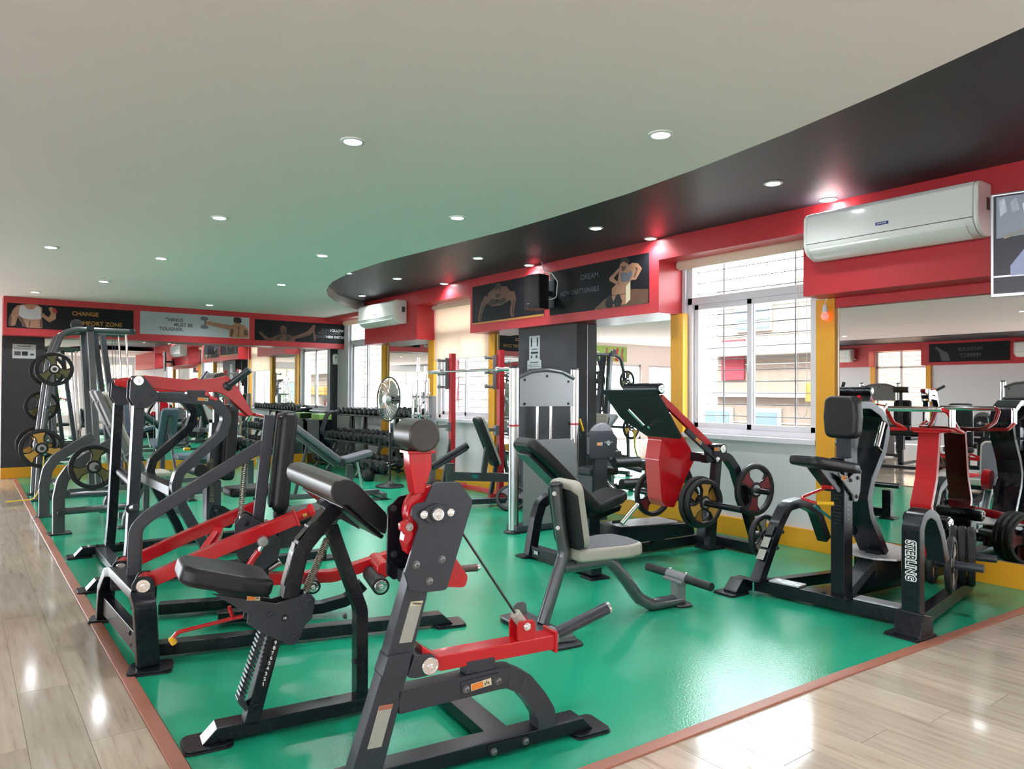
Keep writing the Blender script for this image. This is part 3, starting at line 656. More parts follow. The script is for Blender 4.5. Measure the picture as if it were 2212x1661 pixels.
    obj('handle_bar', pipe([(.80, -.455, .622), (.80, -.20, .60), (1.02, -.06, .56)], .014, .03), 'red', t)
    obj('hand_grip', cyl((.985, -.075, .566), (1.115, -.02, .548), .0155, 16), 'grip', t)
    obj('grip_end', cyl((1.113, -.021, .548), (1.128, -.0145, .546), .0175, 16), 'chrome', t)
    return t
biceps_curl()


# ---------------------------------------------------------------- weight plates
_PL = {}
def weight_plate(label, c, axis, dia=.40, th=.04, inlay='gold', spin=0, group=None):
    "rubber grip plate with three openings, a three-armed inlay and a steel bore; c is its centre, axis its bore direction"
    k = (round(dia, 3), round(th, 3), inlay)
    if k not in _PL:
        R = dia/2
        rim = bmesh.new(); seg = 40; prof = [(R*.80, -th*.30), (R*.84, -th/2), (R*.95, -th/2), (R, -th*.3), (R, th*.3), (R*.95, th/2), (R*.84, th/2), (R*.80, th*.30)]
        skin(rim, [ring(rim, [(r*math.cos(2*PI*i/seg), r*math.sin(2*PI*i/seg), z) for r, z in prof]) for i in range(seg)], closed=True)
        hub = lathe((0, 0, -th*.46), (0, 0, 1), [(0, R*.20), (0, R*.27), (th*.06, R*.30), (th*.86, R*.30), (th*.92, R*.27), (th*.92, R*.20)], 28)
        bs = [rim, hub]; star = []
        for q in range(3):
            a = 2*PI*q/3
            sp = prism(rnd([(R*.15, -R*.17), (R*.55, -R*.20), (R*.83, -R*.46), (R*.83, R*.46), (R*.55, R*.20), (R*.15, R*.17)], .01, 3, True), -th*.28, th*.28, 'z', .003)
            bs.append(rotv(sp, (0, 0, 0), 'Z', math.degrees(a)))
            star += [(R*(x*math.cos(a)-y*math.sin(a)), R*(x*math.sin(a)+y*math.cos(a))) for x, y in ((.30, -.13), (.55, -.15), (.78, -.30), (.78, .30), (.55, .15), (.30, .13))]
        inl = prism(rnd(star, .012, 3, True), -th*.33, th*.33, 'z', .001)
        bore = lathe((0, 0, -th*.5), (0, 0, 1), [(0, R*.13), (0, R*.20), (th, R*.20), (th, R*.13)], 24)
        _PL[k] = (mesh_of(join(*bs), 'rubber'), mesh_of(inl, inlay), mesh_of(bore, 'steel'))
    o = thing('weight_plate', label, 'weight plate', c, 0, group)
    o.rotation_mode = 'QUATERNION'
    from mathutils import Quaternion
    o.rotation_quaternion = V(axis).to_track_quat('Z', 'Y') @ Quaternion((0, 0, 1), math.radians(spin))
    for n, me in zip(('disc', 'inlay', 'bore_ring'), _PL[k]): obj(n, me, None, o)
    return o

# ---------------------------------------------------------------- seated press with two red levers, behind the curl machine
def seated_press():
    t = thing('lever_press_machine', 'black seated press with two long red levers behind the curl machine', 'gym machine', (.70, 3.72, 0), -16)
    # rear arch of wide flat tube
    pts = [(.005, .055, .02), (-.012, .055, .30), (-.03, .085, .345), (-.20, .66, .338), (-.235, .74, .32), (-.285, .90, .20), (-.30, .945, .02)]
    P = [V(*p) for p in rnd(pts, [0, .05, .04, .05, .05, .03, 0], 4)]
    bm = bmesh.new(); R = []
    for i, p in enumerate(P):
        d = (P[min(i+1, len(P)-1)]-P[max(i-1, 0)]).normalized(); ax = V(.955, .29, 0); n = d.cross(ax).normalized()
        w = .098 if i < 9 else .085
        R.append(ring(bm, [p+ax*w/2+n*.026, p-ax*w/2+n*.026, p-ax*w/2-n*.026, p+ax*w/2-n*.026]))
    skin(bm, R); bev(bm, .006, 2, .7)
    obj('rear_arch', bm, 'frame', t)
    f = foot_plate(t, -.075, .11, -.03, .125, .018, .03)
    foot_plate(t, -.375, -.235, .90, 1.03, .018, .03)
    obj('rear_cross_rail', beam((-.025, .10, .105), (-.28, .90, .105), .05, .10), 'frame', t)
    for k in range(2):
        bolt(t, (-.075-.01*k, .20+.02*k, .08+.05*k), (-1, -.3, 0), .011, 'frame'); bolt(t, (-.255, .78+.02*k, .08+.05*k), (-1, -.3, 0), .011, 'frame')
    # base rails
    obj('near_rail', prism([(.03, .016), (1.52, .016), (1.455, .075), (.03, .075)], .175, .255, 'y', .004), 'frame', t)
    foot_plate(t, 1.42, 1.59, .145, .30, .016, .03)
    obj('far_rail', beam((-.02, .93, .048), (.55, .90, .048), .08, .06), 'frame', t)
    obj('mid_rail', ribbon([(.30, .048), (.86, .048), (1.0, .075), (1.10, .16)], .06, .60, .68, r=.06), 'frame', t)
    obj('rail_link', span((.50, .18, .016), (.585, .93, .072), .004), 'frame', t)
    # bent spine: up from the arch, then diagonally to the back post
    obj('spine', ribbon([(-.098, .32), (-.092, .60), (-.03, .66), (.525, 1.012)], .062, .405, .475, r=.10), 'gunmetal', t)
    obj('back_post', ribbon([(.478, .42), (.505, .66), (.555, 1.172)], .058, .40, .48, r=.08), 'gunmetal', t)
    for z, x in ((1.12, .516), (.72, .484)): bolt(t, (x, .44, z), (-1, 0, .1), .008, 'frame')
    bp = obj('back_pad', xf(pad(rnd([(-.135, -.27), (.135, -.27), (.135, .27), (-.135, .27)], .05, 4, True), -.042, .042, 'x', .028, 4), Matrix.Translation((.630, .44, .925)) @ Matrix.Rotation(math.radians(5.5), 4, 'Y')), 'leather', t)
    obj('pad_board', xf(prism(rnd([(-.115, -.25), (.115, -.25), (.115, .25), (-.115, .25)], .04, 4, True), -.056, -.040, 'x', .002), Matrix.Translation((.630, .44, .925)) @ Matrix.Rotation(math.radians(5.5), 4, 'Y')), 'frame', bp)
    # seat on its carriage
    st = obj('seat', xf(pad(rnd([(-.02, -.12), (.30, -.17), (.34, -.12), (.34, .12), (.30, .17), (-.02, .12)], .05, 4, True), -.035, .035, 'z', .024, 4), Matrix.Translation((.60, .44, .615)) @ Matrix.Rotation(math.radians(-4), 4, 'Y')), 'leather', t)
    obj('seat_bracket', prism([(.60, .57), (.92, .585), (.90, .53), (.72, .46), (.60, .45)], .40, .48), 'gunmetal', st)
    obj('seat_column', ribbon([(.52, .06), (.515, .60)], .075, .395, .485), 'frame', t)
    car = obj('seat_carriage', prism(rnd([(.38, .60), (.43, .655), (.52, .60), (.62, .50), (.60, .40), (.50, .33), (.42, .36), (.385, .46)], .02, 3, True), .375, .392, 'y', .003), 'gunmetal', t)
    obj('far_plate', prism(rnd([(.38, .60), (.43, .655), (.52, .60), (.62, .50), (.60, .40), (.50, .33), (.42, .36), (.385, .46)], .02, 3, True), .488, .505, 'y', .003), 'gunmetal', car)
    for x, z in ((.44, .60), (.46, .52), (.44, .40)): bolt(car, (x, .375, z), (0, -1, 0), .010, 'frame')
    obj('spring', spring((.412, .44, .63), (.432, .44, .93), .014, .003, 30), 'spring', t)
    obj('spring_rod', cyl((.408, .44, .60), (.433, .44, .94), .007), 'steel', t)
    # red levers
    for (p, q, y, end) in (((-.02, .385), (.672, .655), .145, 1), ((-.185, .345), (.50, .632), .74, 0)):
        d = (V(*q)-V(*p)).normalized(); m = V(*p)*.5+V(*q)*.5+V(-d.y, d.x)*.008
        lv = obj('lever', ribbon([p, (m.x, m.y), q], .066, y-.036, y+.036, r=.4), 'red', t)
        obj('pivot_barrel', cyl((p[0], y-.055, p[1]), (p[0], y+.055, p[1]), .040, 24), 'red', lv)
        if end:
            obj('lever_end_cap', beam((q[0]-d.x*.006, y, q[1]-d.y*.006), (q[0]+d.x*.008, y, q[1]+d.y*.008), .086, .080), 'red', lv)
            obj('lever_neck', lathe((q[0], y, q[1]), (d.x, 0, d.y), [(0, .026), (.07, .026), (.071, .036), (.092, .038), (.098, .034)], 22), 'red', lv)
            obj('neck_slot', cyl((q[0]+d.x*.035, y-.0275, q[1]+d.y*.035), (q[0]+d.x*.055, y-.0275, q[1]+d.y*.055), .008), 'gold', lv)
        for s in (-1, 1):
            lug = obj('lug', prism(rnd([(p[0]-.052, p[1]-.115), (p[0]+.045, p[1]-.115), (p[0]+.050, p[1]+.01), (p[0]+.03, p[1]+.042), (p[0]-.03, p[1]+.042), (p[0]-.048, p[1]+.01)], .02, 4, True), y+s*.063-.007, y+s*.063+.007, 'y', .002), 'frame', t)
            if s < 0: pivot_cap(lug, (p[0], y-.071, p[1]), (0, -1, 0), .031)
    obj('lever_bridge', beam((.26, .18, .47), (.30, .71, .52), .05, .04), 'red', t)
    obj('bridge_strut', beam((.20, .16, .46), (.29, .40, .555), .035, .03), 'red', t)
    # ball-joint link down to the loading arm
    bj = obj('ball_joint', lathe((.511, .085, .555), (0, 1, 0), [(0, .010), (.001, .022), (.012, .028), (.030, .028), (.042, .02)], 22), 'steel', t)
    obj('joint_stem', cyl((.506, .104, .53), (.493, .104, .505), .011), 'chrome', bj)
    obj('link_rod', cyl((.495, .104, .51), (.36, .16, .30), .016), 'red', t)
    obj('link_bush', cyl((.511, .10, .555), (.511, .15, .555), .024), 'red', t)
    la = [(0.481, 0.288), (0.901, 0.273), (1.204, 0.353), (1.321, 0.393)]
    obj('loading_arm', ribbon(la, .062, .405, .475, r=.15), 'red', t)
    obj('loading_barrel', cyl(((1.14, 0.307)[0]-.0, .20, (1.14, 0.307)[1]+.03), ((1.14, 0.307)[0], .47, (1.14, 0.307)[1]+.03), .042, 24), 'red', t)
    x, z = (1.102, 0.277)
    obj('plate_horn', cyl((x, .10, z), (x, .40, z), .046, 26), 'rubber', t)
    pivot_cap(t, (x, .10, z), (0, -1, 0), .034, 'horn_cap')
    x, z = (0.772, 0.265)
    obj('arm_pivot', cyl((x, .26, z), (x, .50, z), .04, 22), 'frame', t); pivot_cap(t, (x, .258, z), (0, -1, 0), .028)
    cl = [(0.51, 0.41), (0.632, 0.452), (0.794, 0.532)]
    obj('handle_lever', ribbon(cl, .040, .575, .625, r=.2), 'red', t)
    hs = obj('handle_strut', pipe([(0.621, 0.56, 0.467), (0.637, 0.56, 0.495)], .008, 0), 'red', t)
    obj('pull_pin', pipe([(0.611, 0.54, 0.471), (0.705, 0.5, 0.437)], .008, 0), 'red', t)
    obj('damper', cyl((.45, .50, .26), (.62, .50, .36), .022), 'steel', t)
    return t
seated_press()

# seat lever of the curl machine, seen under its seat
def curl_seat_lever():
    t = bpy.data.objects['biceps_curl_machine']; y = .135
    h = obj('seat_lever', pipe([(-0.056, 0.135, 0.387), (-0.038, 0.135, 0.406), (0.153, 0.135, 0.429), (0.241, 0.12, 0.439)], .0075, .02), 'red', t)
    obj('lever_strut', pipe([(0.155, 0.135, 0.429), (0.139, 0.125, 0.479)], .0075, 0), 'red', h)
    a, b = V((-0.062, 0.135, 0.39)), V((-0.049, 0.135, 0.365)); obj('yellow_tip', cyl(a, b, .0115, 16), 'yellow_plastic', h, 'yellow plastic tip')
curl_seat_lever()

# ---------------------------------------------------------------- pullover machine with the red overhead lever, left of centre
def pullover():
    t = thing('overhead_lever_machine', 'gunmetal plate-loaded machine with a red overhead lever on the left', 'gym machine', (.67, 5.46, 0), 0)
    def frame(y, dx, near):
        w = .042
        # tall post, pivot plates, bent tube, brace
        obj('tall_post', ribbon([(.245+dx, .06), (.262+dx, .29), (.297+dx, 1.20)], .066, y-w, y+w, r=.2), 'gunmetal' if near else 'frame', t)
        for s in (-1, 1):
            out = rnd([(.238+dx, 1.36), (.262+dx, 1.40), (.315+dx, 1.40), (.345+dx, 1.36), (.405+dx, 1.285), (.395+dx, 1.235), (.345+dx, 1.185), (.275+dx, 1.18), (.235+dx, 1.25)], .015, 3, True)
            g = obj('pivot_plate', prism(out, y+s*(w+.012)-.006, y+s*(w+.012)+.006, 'y', .002), 'gunmetal', t)
            if s < 0:
                pivot_cap(g, (.288+dx, y-w-.018, 1.367), (0, -1, 0), .032)
                for x, z in ((.262, 1.272), (.375, 1.268), (.30, 1.215)): bolt(g, (x+dx, y-w-.018, z), (0, -1, 0), .009, 'gunmetal')
        tube = obj('bent_tube', ribbon([(.34+dx, 1.262), (.60+dx, 1.245), (.78+dx, 1.232), (.875+dx, 1.12), (.83+dx, .985), (.555+dx, .735), (.53+dx, .64), (.578+dx, .50), (.735+dx, .20), (.79+dx, .06)], .064, y-w, y+w, r=.09), 'gunmetal' if near else 'frame', t)
        if near:
            sp = obj('splice_plate', prism([(.42+dx, 1.288), (.64+dx, 1.275), (.64+dx, 1.235), (.42+dx, 1.247)], y-w-.006, y-w, 'y', .001), 'gunmetal', tube)
            for x, z in ((.445, 1.268), (.62, 1.256)): bolt(sp, (x+dx, y-w-.006, z), (0, -1, 0), .009, 'gunmetal')
            label_plate(tube, (.70+dx, y-w, 1.242), (1, 0, -.06), (.06, 0, 1), .07, .022)
        obj('base_rail', prism([(-.0+dx, .016), (1.62+dx, .016), (1.62+dx, .076), (.055+dx, .076)], y-.045, y+.045, 'y', .004), 'frame', t)
        fp = foot_plate(t, -.05+dx, .12+dx, y-.075, y+.075, .016, .03); foot_plate(t, 1.56+dx, 1.70+dx, y-.075, y+.075, .016, .03)
        obj('gusset', prism([(.045+dx, .02), (.125+dx, .08), (.105+dx, .085), (.02+dx, .02)], y-.04, y+.04, 'y', .002), 'silver', fp)
        for k in range(2): bolt(t, (.16+.17*k+dx, y, .076), (0, 0, 1), .011, 'frame')
    frame(.0, .0, True); frame(1.16, .06, False)
    obj('cross_tube', cyl((.30, .04, .655), (.37, 1.12, .655), .036, 20), 'frame', t)
    obj('cross_tube', span((.50, .04, .57), (.58, 1.12, .64), .006), 'frame', t)
    obj('floor_link', span((.20, .05, .016), (.29, 1.12, .07), .004), 'gunmetal', t)
    obj('store_horn', cyl((.252, -.05, .52), (.262, -.17, .545), .022), 'gunmetal', t); obj('horn_collar', cyl((.2515, -.045, .519), (.252, -.058, .521), .034), 'gunmetal', t)
    # red lever: long box tapering to a bulge, then cranked down to the grip
    lev = [(.255, 1.388), (.34, 1.405), (.62, 1.376), (.80, 1.392), (.875, 1.412), (.945, 1.33), (1.05, 1.155), (1.065, 1.135), (1.035, 1.112), (.88, 1.255), (.815, 1.292), (.60, 1.292), (.34, 1.322), (.26, 1.345)]
    for y, dx in ((.03, 0), (1.12, .06)):
        lv = obj('lever', prism([(a+dx, b) for a, b in lev], y-.040, y+.040, 'y', .004), 'red', t)
        obj('plate_horn', cyl((.875+dx, y-.03, 1.335), (1.0+dx, y-.14 if y < .5 else y+.14, 1.455), .0245, 20), 'gunmetal', t)
        obj('horn_collar', cyl((.868+dx, y-.024, 1.328), (.885+dx, y-.040, 1.345), .036, 20), 'gunmetal', t)
        g = obj('grip_bar', pipe([(1.05+dx, y, 1.135), (1.09+dx, y, 1.125), (1.26+dx, y+(.16 if y < .5 else -.16), 1.09)], .013, .02), 'red', lv)
        obj('hand_grip', cyl((1.255+dx, y+(.155 if y < .5 else -.155), 1.05), (1.285+dx, y+(.20 if y < .5 else -.20), 1.135), .017), 'chrome', lv)
    obj('stop_block', span((.60, -.02, 1.262), (.72, .05, 1.305), .004), 'gunmetal', t)
    obj('red_stop', prism([(.74, 1.27), (.80, 1.25), (.79, 1.23), (.74, 1.245)], -.05, -.03), 'red', t)
    # seat column, back pad, head pad
    y = .58
    obj('seat_column', ribbon([(.93, .06), (.925, .52), (.955, 1.05)], .08, y-.04, y+.04, r=.2), 'gunmetal', t)
    bp = obj('back_pad', xf(pad(rnd([(-.15, -.30), (.15, -.30), (.15, .30), (-.15, .30)], .06, 4, True), -.045, .045, 'x', .03, 4), Matrix.Translation((1.035, y, .90)) @ Matrix.Rotation(math.radians(3), 4, 'Y')), 'leather', t)
    obj('pad_board', xf(prism(rnd([(-.13, -.28), (.13, -.28), (.13, .28), (-.13, .28)], .05, 4, True), -.06, -.044, 'x', .002), Matrix.Translation((1.035, y, .90)) @ Matrix.Rotation(math.radians(3), 4, 'Y')), 'frame', bp)
    obj('head_roll', lathe((.955, y-.13, 1.39), (0, 1, 0), [(0, .05), (.006, .056), (.254, .056), (.26, .05)], 26), 'brown_leather', t)
    obj('head_post', beam((.955, y, 1.0), (.955, y, 1.36), .05, .04), 'gunmetal', t)
    obj('seat', xf(pad(rnd([(-.03, -.13), (.30, -.18), (.36, -.12), (.36, .12), (.30, .18), (-.03, .13)], .05, 4, True), -.036, .036, 'z', .025, 4), Matrix.Translation((1.07, y, .50))), 'leather', t)
    obj('seat_sleeve', span((.875, y-.06, .30), (.985, y+.06, .60), .006), 'gunmetal', t)
    cp = obj('seat_carriage', prism(rnd([(.90, .34), (.92, .42), (1.0, .40), (1.10, .33), (1.06, .22), (.95, .24)], .02, 3, True), y-.075, y-.062, 'y', .002), 'frame', t)
    for x, z in ((.94, .37), (.96, .29)): bolt(cp, (x, y-.075, z), (0, -1, 0), .01, 'gunmetal')
    obj('spring', spring((.905, y-.09, .44), (.90, y-.09, .78), .016, .003, 28), 'spring', t)
    obj('pin_handle', pipe([(.72, y-.12, .86), (.84, y-.1, .86), (.90, y-.05, .86)], .008, .02), 'plastic_black', t)
    obj('pin_tip', cyl((.69, y-.125, .862), (.735, y-.12, .86), .012), 'yellow_plastic', t, 'yellow plastic pull tip')
    obj('side_roll', cyl((.80, y-.20, .70), (.80, y+.20, .70), .05, 24), 'rubber', t)
    obj('front_rail', span((.93, y-.045, .016), (1.66, y+.045, .076), .004), 'frame', t)
    return t
pullover()


# ---------------------------------------------------------------- grey utility bench
def utility_bench():
    t = thing('utility_bench', 'silver grey utility bench with beige edged pads in the middle of the floor', 'bench', (2.48, 3.15, 0), -8)
    leg = [(.10, .035), (.237, .405), (.205, .60), (.180, .79)]
    lg = obj('rear_leg', pipe([(x, 0, z) for x, z in leg], .036, .12, 16), 'grey_tube', t)
    obj('top_cap', lathe((.1815, 0, .782), (-.13, 0, 1), [(0, .037), (.014, .037), (.02, .03)], 18), 'plastic_black', lg)
    obj('seat_tube', pipe([(.225, 0, .325), (.545, 0, .335), (.66, 0, .215), (.765, 0, .085), (.86, 0, .034), (1.10, 0, .034)], .036, .09, 16), 'grey_tube', t)
    cr = obj('rear_foot_bar', prism(rnd([(-.03, -.27), (.135, -.30), (.135, .26), (-.05, .24)], .03, 4, True), .02, .036, 'z', .004), 'grey_tube', t)
    for s, y in ((-1, -.27), (1, .22)):
        foot_plate(cr, .02-.05, .16, y-.055, y+.055, .016, .05, 'grey_tube')
        obj('end_gusset', prism([(.03, .03), (.125, .03), (.118, .085), (.10, .10), (.055, .10), (.036, .085)], y-s*.005-.004, y-s*.005+.004, 'y', .002), 'silver', cr)
    foot_plate(t, 1.03, 1.15, -.06, .06, .014, .05, 'grey_tube')
    obj('roller_post', span((1.035, -.032, .045), (1.105, .032, .158), .006), 'silver', t)
    sd = obj('roller_saddle', prism([(1.02, .150), (1.115, .150), (1.115, .172), (1.02, .172)], -.085, .085, 'y', .006), 'silver', t)
    obj('foot_roller', cyl((1.066, -.29, .180), (1.066, .285, .180), .0255, 22), 'rubber', t)
    obj('roller_sleeve', cyl((1.066, -.085, .180), (1.066, .085, .180), .031, 22), 'silver', t)
    for y in (-.07, .07): bolt(sd, (1.066, y, .208), (0, 0, 1), .010, 'chrome')
    bp = obj('back_pad', xf(pad(rnd([(-.135, -.17), (.135, -.17), (.135, .17), (.10, .205), (-.10, .205), (-.135, .17)], .05, 4, True), -.035, .035, 'x', .02, 4), Matrix.Translation((.272, 0, .612)) @ Matrix.Rotation(math.radians(-9), 4, 'Y')), 'tan', t, 'beige edged back pad')
    obj('pad_face', xf(pad(rnd([(-.115, -.155), (.115, -.155), (.115, .15), (.085, .185), (-.085, .185), (-.115, .15)], .045, 4, True), .030, .038, 'x', .003), Matrix.Translation((.272, 0, .612)) @ Matrix.Rotation(math.radians(-9), 4, 'Y')), 'grey_vinyl', bp)
    obj('pad_back', xf(pad(rnd([(-.137, -.172), (.137, -.172), (.137, .165), (-.137, .165)], .045, 4, True), -.040, -.012, 'x', .004), Matrix.Translation((.272, 0, .612)) @ Matrix.Rotation(math.radians(-9), 4, 'Y')), 'leather', bp)
    st = obj('seat', xf(pad(rnd([(.0, -.115), (.30, -.175), (.41, -.15), (.43, 0), (.41, .15), (.30, .175), (.0, .115)], .05, 4, True), -.036, .036, 'z', .018, 4), Matrix.Translation((.27, 0, .402)) @ Matrix.Rotation(math.radians(-2), 4, 'Y')), 'tan', t, 'beige edged seat pad')
    obj('seat_face', xf(pad(rnd([(.015, -.10), (.30, -.157), (.395, -.135), (.412, 0), (.395, .135), (.30, .157), (.015, .10)], .045, 4, True), .032, .039, 'z', .003), Matrix.Translation((.27, 0, .402)) @ Matrix.Rotation(math.radians(-2), 4, 'Y')), 'grey_vinyl', st)
    obj('seat_bracket', span((.30, -.035, .335), (.60, .035, .372), .006), 'grey_tube', t)
    for z, x in ((.745, .152), (.555, .176)): bolt(lg, (x, -.0375+.008, z), (-.4, -1, 0), .009, 'steel')
utility_bench()

# ---------------------------------------------------------------- leg press by the window
def leg_press():
    t = thing('leg_press', 'black and red seated leg press with a ribbed footplate by the large window', 'gym machine', (3.6, 4.25, 0), -8)
    C = -.13
    # rear cross rail and the bent leg behind the backrest
    obj('rear_cross_rail', beam((-.02, .34, .06), (.06, -.43, .06), .08, .085), 'frame', t)
    foot_plate(t, -.10, .05, .28, .42, .014, .02); foot_plate(t, -.02, .14, -.52, -.37, .014, .02)
    label_plate(t, (-.05, .18, .065), (.1, -1, 0), (0, 0, 1), .05, .025, 'paper', 'maker_label', None)
    obj('rear_leg', ribbon([(-0.037, 0.022), (0.017, 0.307), (0.056, 0.421), (0.136, 0.464), (0.252, 0.432), (.32, .50)], .075, .255, .335, r=.06), 'frame', t)
    obj('near_stub', span((.01, -.475, .02), (.10, -.39, .30), .005), 'frame', t)
    # seat and back rest
    ang = math.atan2(.57, .64)
    L = .80
    M0 = Matrix.Translation((-.055, C, .69)) @ Matrix.Rotation(ang, 4, 'Y')
    bp = obj('back_pad', xf(pad(rnd([(-L/2, -.13), (-L/2+.10, -.155), (L/2, -.155), (L/2, .155), (-L/2+.10, .155), (-L/2, .13)], .06, 4, True), -.045, .045, 'z', .03, 4), M0), 'leather', t)
    obj('pad_board', xf(prism(rnd([(-L/2+.07, -.09), (L/2-.05, -.09), (L/2-.05, .09), (-L/2+.07, .09)], .02, 3, True), -.075, -.034, 'z', .003), M0), 'frame', bp)
    obj('seat', xf(pad(rnd([(-.02, -.14), (.20, -.16), (.285, -.12), (.285, .12), (.20, .16), (-.02, .14)], .06, 4, True), -.038, .038, 'z', .024, 4), Matrix.Translation((.235, C, .44)) @ Matrix.Rotation(math.radians(-20), 4, 'Y')), 'leather', t)
    obj('seat_frame', prism([(.10, .42), (.24, .34), (.48, .40), (.50, .44), (.30, .40)], C-.05, C+.05), 'frame', t)
    obj('seat_post', span((.20, C-.045, .06), (.30, C+.045, .42), .005), 'frame', t)
    for s in (-1, 1):
        hb = obj('hand_bar', pipe([(.34, C+s*.15, .34), (.36, C+s*.24, .36), (.47, C+s*.26, .47)], .012, .03), 'plastic_black', t)
        obj('hand_grip', cyl((.345, C+s*.245, .345), (.485, C+s*.262, .48), .0185, 16), 'chrome', t)
    # base
    obj('centre_rail', beam((.02, -.02, .05), (1.62, .10, .05), .09, .08), 'frame', t)
    obj('upper_rail', prism(rnd([(.32, .19), (.40, .30), (1.12, .275), (1.14, .18), (.40, .165)], .02, 3, True), C-.16, C+.10, 'y', .006), 'frame', t)
    obj('foot_step', span((.50, C-.14, .285), (.98, C+.10, .297), .002), 'diamond', t)
    obj('slide_strut', beam((.80, C, .08), (1.05, C, .22), .05, .045), 'frame', t)
    obj('front_cross_rail', beam((1.62, .12, .05), (1.66, -.44, .05), .09, .08), 'frame', t)
    foot_plate(t, 1.42, 1.60, -.16, .02, .016, .02)
    obj('front_upright', span((1.36, C-.06, .05), (1.44, C+.06, .34), .006), 'frame', t)
    # footplate carrier
    a, b = V(.60, 1.33), V(.862, .962); d = (b-a); Ln = d.length; an = math.atan2(-d.y, d.x)
    Mf = Matrix.Translation(((a.x+b.x)/2, C, (a.y+b.y)/2)) @ Matrix.Rotation(an, 4, 'Y')
    fp = obj('footplate', xf(prism(rnd([(-Ln/2, -.33), (-.10, -.34), (Ln/2-.0, -.325), (Ln/2, .08), (.06, .30), (-Ln/2, .345)], [.05, .04, .03, .06, .09, .02], 5, True), -.016, .0, 'z', .004), Mf), 'rubber', t)
    for k in range(20):
        y = 0; x = -Ln/2+.02+k*(Ln-.04)/19; wl = .30-.0*k; wr = .31 if x < .04 else .31-(x-.04)*1.35
        obj('rib', xf(box((x, (wr-wl)/2-.005, -.018), (.007, wr+wl-.03, .006), b=.002), Mf), 'rubber', fp)
    obj('lock_handle', cyl(tuple(Mf @ V(-.09, .02, -.075)), tuple(Mf @ V(.065, -.06, -.075)), .016), 'chrome', t)
    obj('lock_pin', cyl(tuple(Mf @ V(.09, -.085, -.07)), tuple(Mf @ V(.09, -.085, .0)), .014), 'chrome', t)
    obj('plate_hub', xf(lathe((-.21, -.345, .03), (0, 1, 0), [(0, .03), (.004, .042), (.40, .042), (.404, .03)], 22), Mf), 'frame', t)
    pivot_cap(t, tuple(Mf @ V(-.21, -.346, .03)), (0, -1, 0), .030)
    for y in (C-.085, C+.085): obj('body_side', prism(rnd([(.872, .935), (.838, .78), (.845, .68), (.872, .45), (.90, .41), (.985, .395), (1.10, .62), (1.20, .77), (1.15, .86), (.96, 1.10), (.80, 1.22), (.755, 1.16)], .03, 4, True), y-.008, y+.008, 'y', .003), 'red', t)
    bd = obj('body_front', ribbon([(.80, 1.10), (.868, .935), (.838, .775), (.868, .46), (.905, .41)], .012, C-.085, C+.085, r=.03, b=.002), 'red', t)
    for z, m in ((.70, 'plastic_black'), (.615, 'label_grey'), (.535, 'label_grey')): label_plate(bd, (.842 if z > .65 else .850 if z > .58 else .857, C-.02, z), (0, -1, 0), (-.1, 0, 1), .10, .07, m, 'instruction_label', None)
    obj('upper_link', ribbon([(.70, 1.27), (1.24, .86)], .055, C-.27, C-.235), 'red', t)
    obj('lower_link', ribbon([(.905, 1.02), (1.21, .80)], .040, C-.325, C-.295), 'gunmetal', t)
    label_plate(t, (1.02, C-.326, .935), (.8, 0, -.58), (.58, 0, .8), .07, .024)
    lg = obj('pivot_lug', prism(rnd([(1.16, .905), (1.30, .905), (1.31, .84), (1.26, .80), (1.17, .815)], .02, 3, True), C-.335, C-.225, 'y', .003), 'frame', t)
    pivot_cap(lg, (1.265, C-.336, .868), (0, -1, 0), .030); label_plate(lg, (1.20, C-.336, .868), (1, 0, 0), (0, 0, 1), .055, .028)
    bolt(t, (1.215, C-.327, .79), (0, -1, 0), .014, 'chrome')
    obj('bent_leg', ribbon([(1.12, .79), (1.25, .81), (1.36, .80), (1.45, .70), (1.56, .43), (1.70, .06)], .065, -.44, -.37, r=.10), 'frame', t)
    obj('straight_leg', ribbon([(1.27, .79), (1.20, .10)], .065, -.42, -.36), 'frame', t)
    obj('head_cross', span((1.15, -.40, .76), (1.23, .12, .83), .006), 'frame', t)
    obj('far_leg', ribbon([(1.19, .79), (1.33, .72), (1.68, .06)], .065, .06, .12, r=.08), 'frame', t)
    # loading horns and calf rollers
    obj('plate_horn', cyl((1.056, -.86, .462), (1.056, .34, .462), .0245, 20), 'frame', t)
    obj('horn_collar', cyl((1.056, C-.14, .462), (1.056, C-.12, .462), .05, 20), 'gunmetal', t)
    obj('store_horn', cyl((1.60, -.30, .525), (1.60, -.64, .525), .022, 18), 'frame', t)
    return t
LP = leg_press()
def lp(x, y, z):
    a = math.radians(-8); return (3.6+x*math.cos(a)-y*math.sin(a), 4.25+x*math.sin(a)+y*math.cos(a), z)
AXL = (math.sin(math.radians(8)), math.cos(math.radians(8)), 0)
weight_plate('outer gold-inlaid plate on the near horn of the leg press', lp(1.056, -.475, .462), AXL, .37, .045, 'gold', 95, 'plates on the leg press')
weight_plate('inner rubber plate behind the gold one on the leg press', lp(1.056, -.425, .462), AXL, .40, .045, 'gold', 40, 'plates on the leg press')
weight_plate('maroon-inlaid plate on the far horn of the leg press', lp(1.056, .12, .462), AXL, .38, .045, 'maroon', 200, 'plates on the leg press')
weight_plate('big maroon-inlaid plate stored on the bent leg by the wall', lp(1.60, -.475, .53), AXL, .42, .045, 'maroon', 160, 'plates on the leg press')

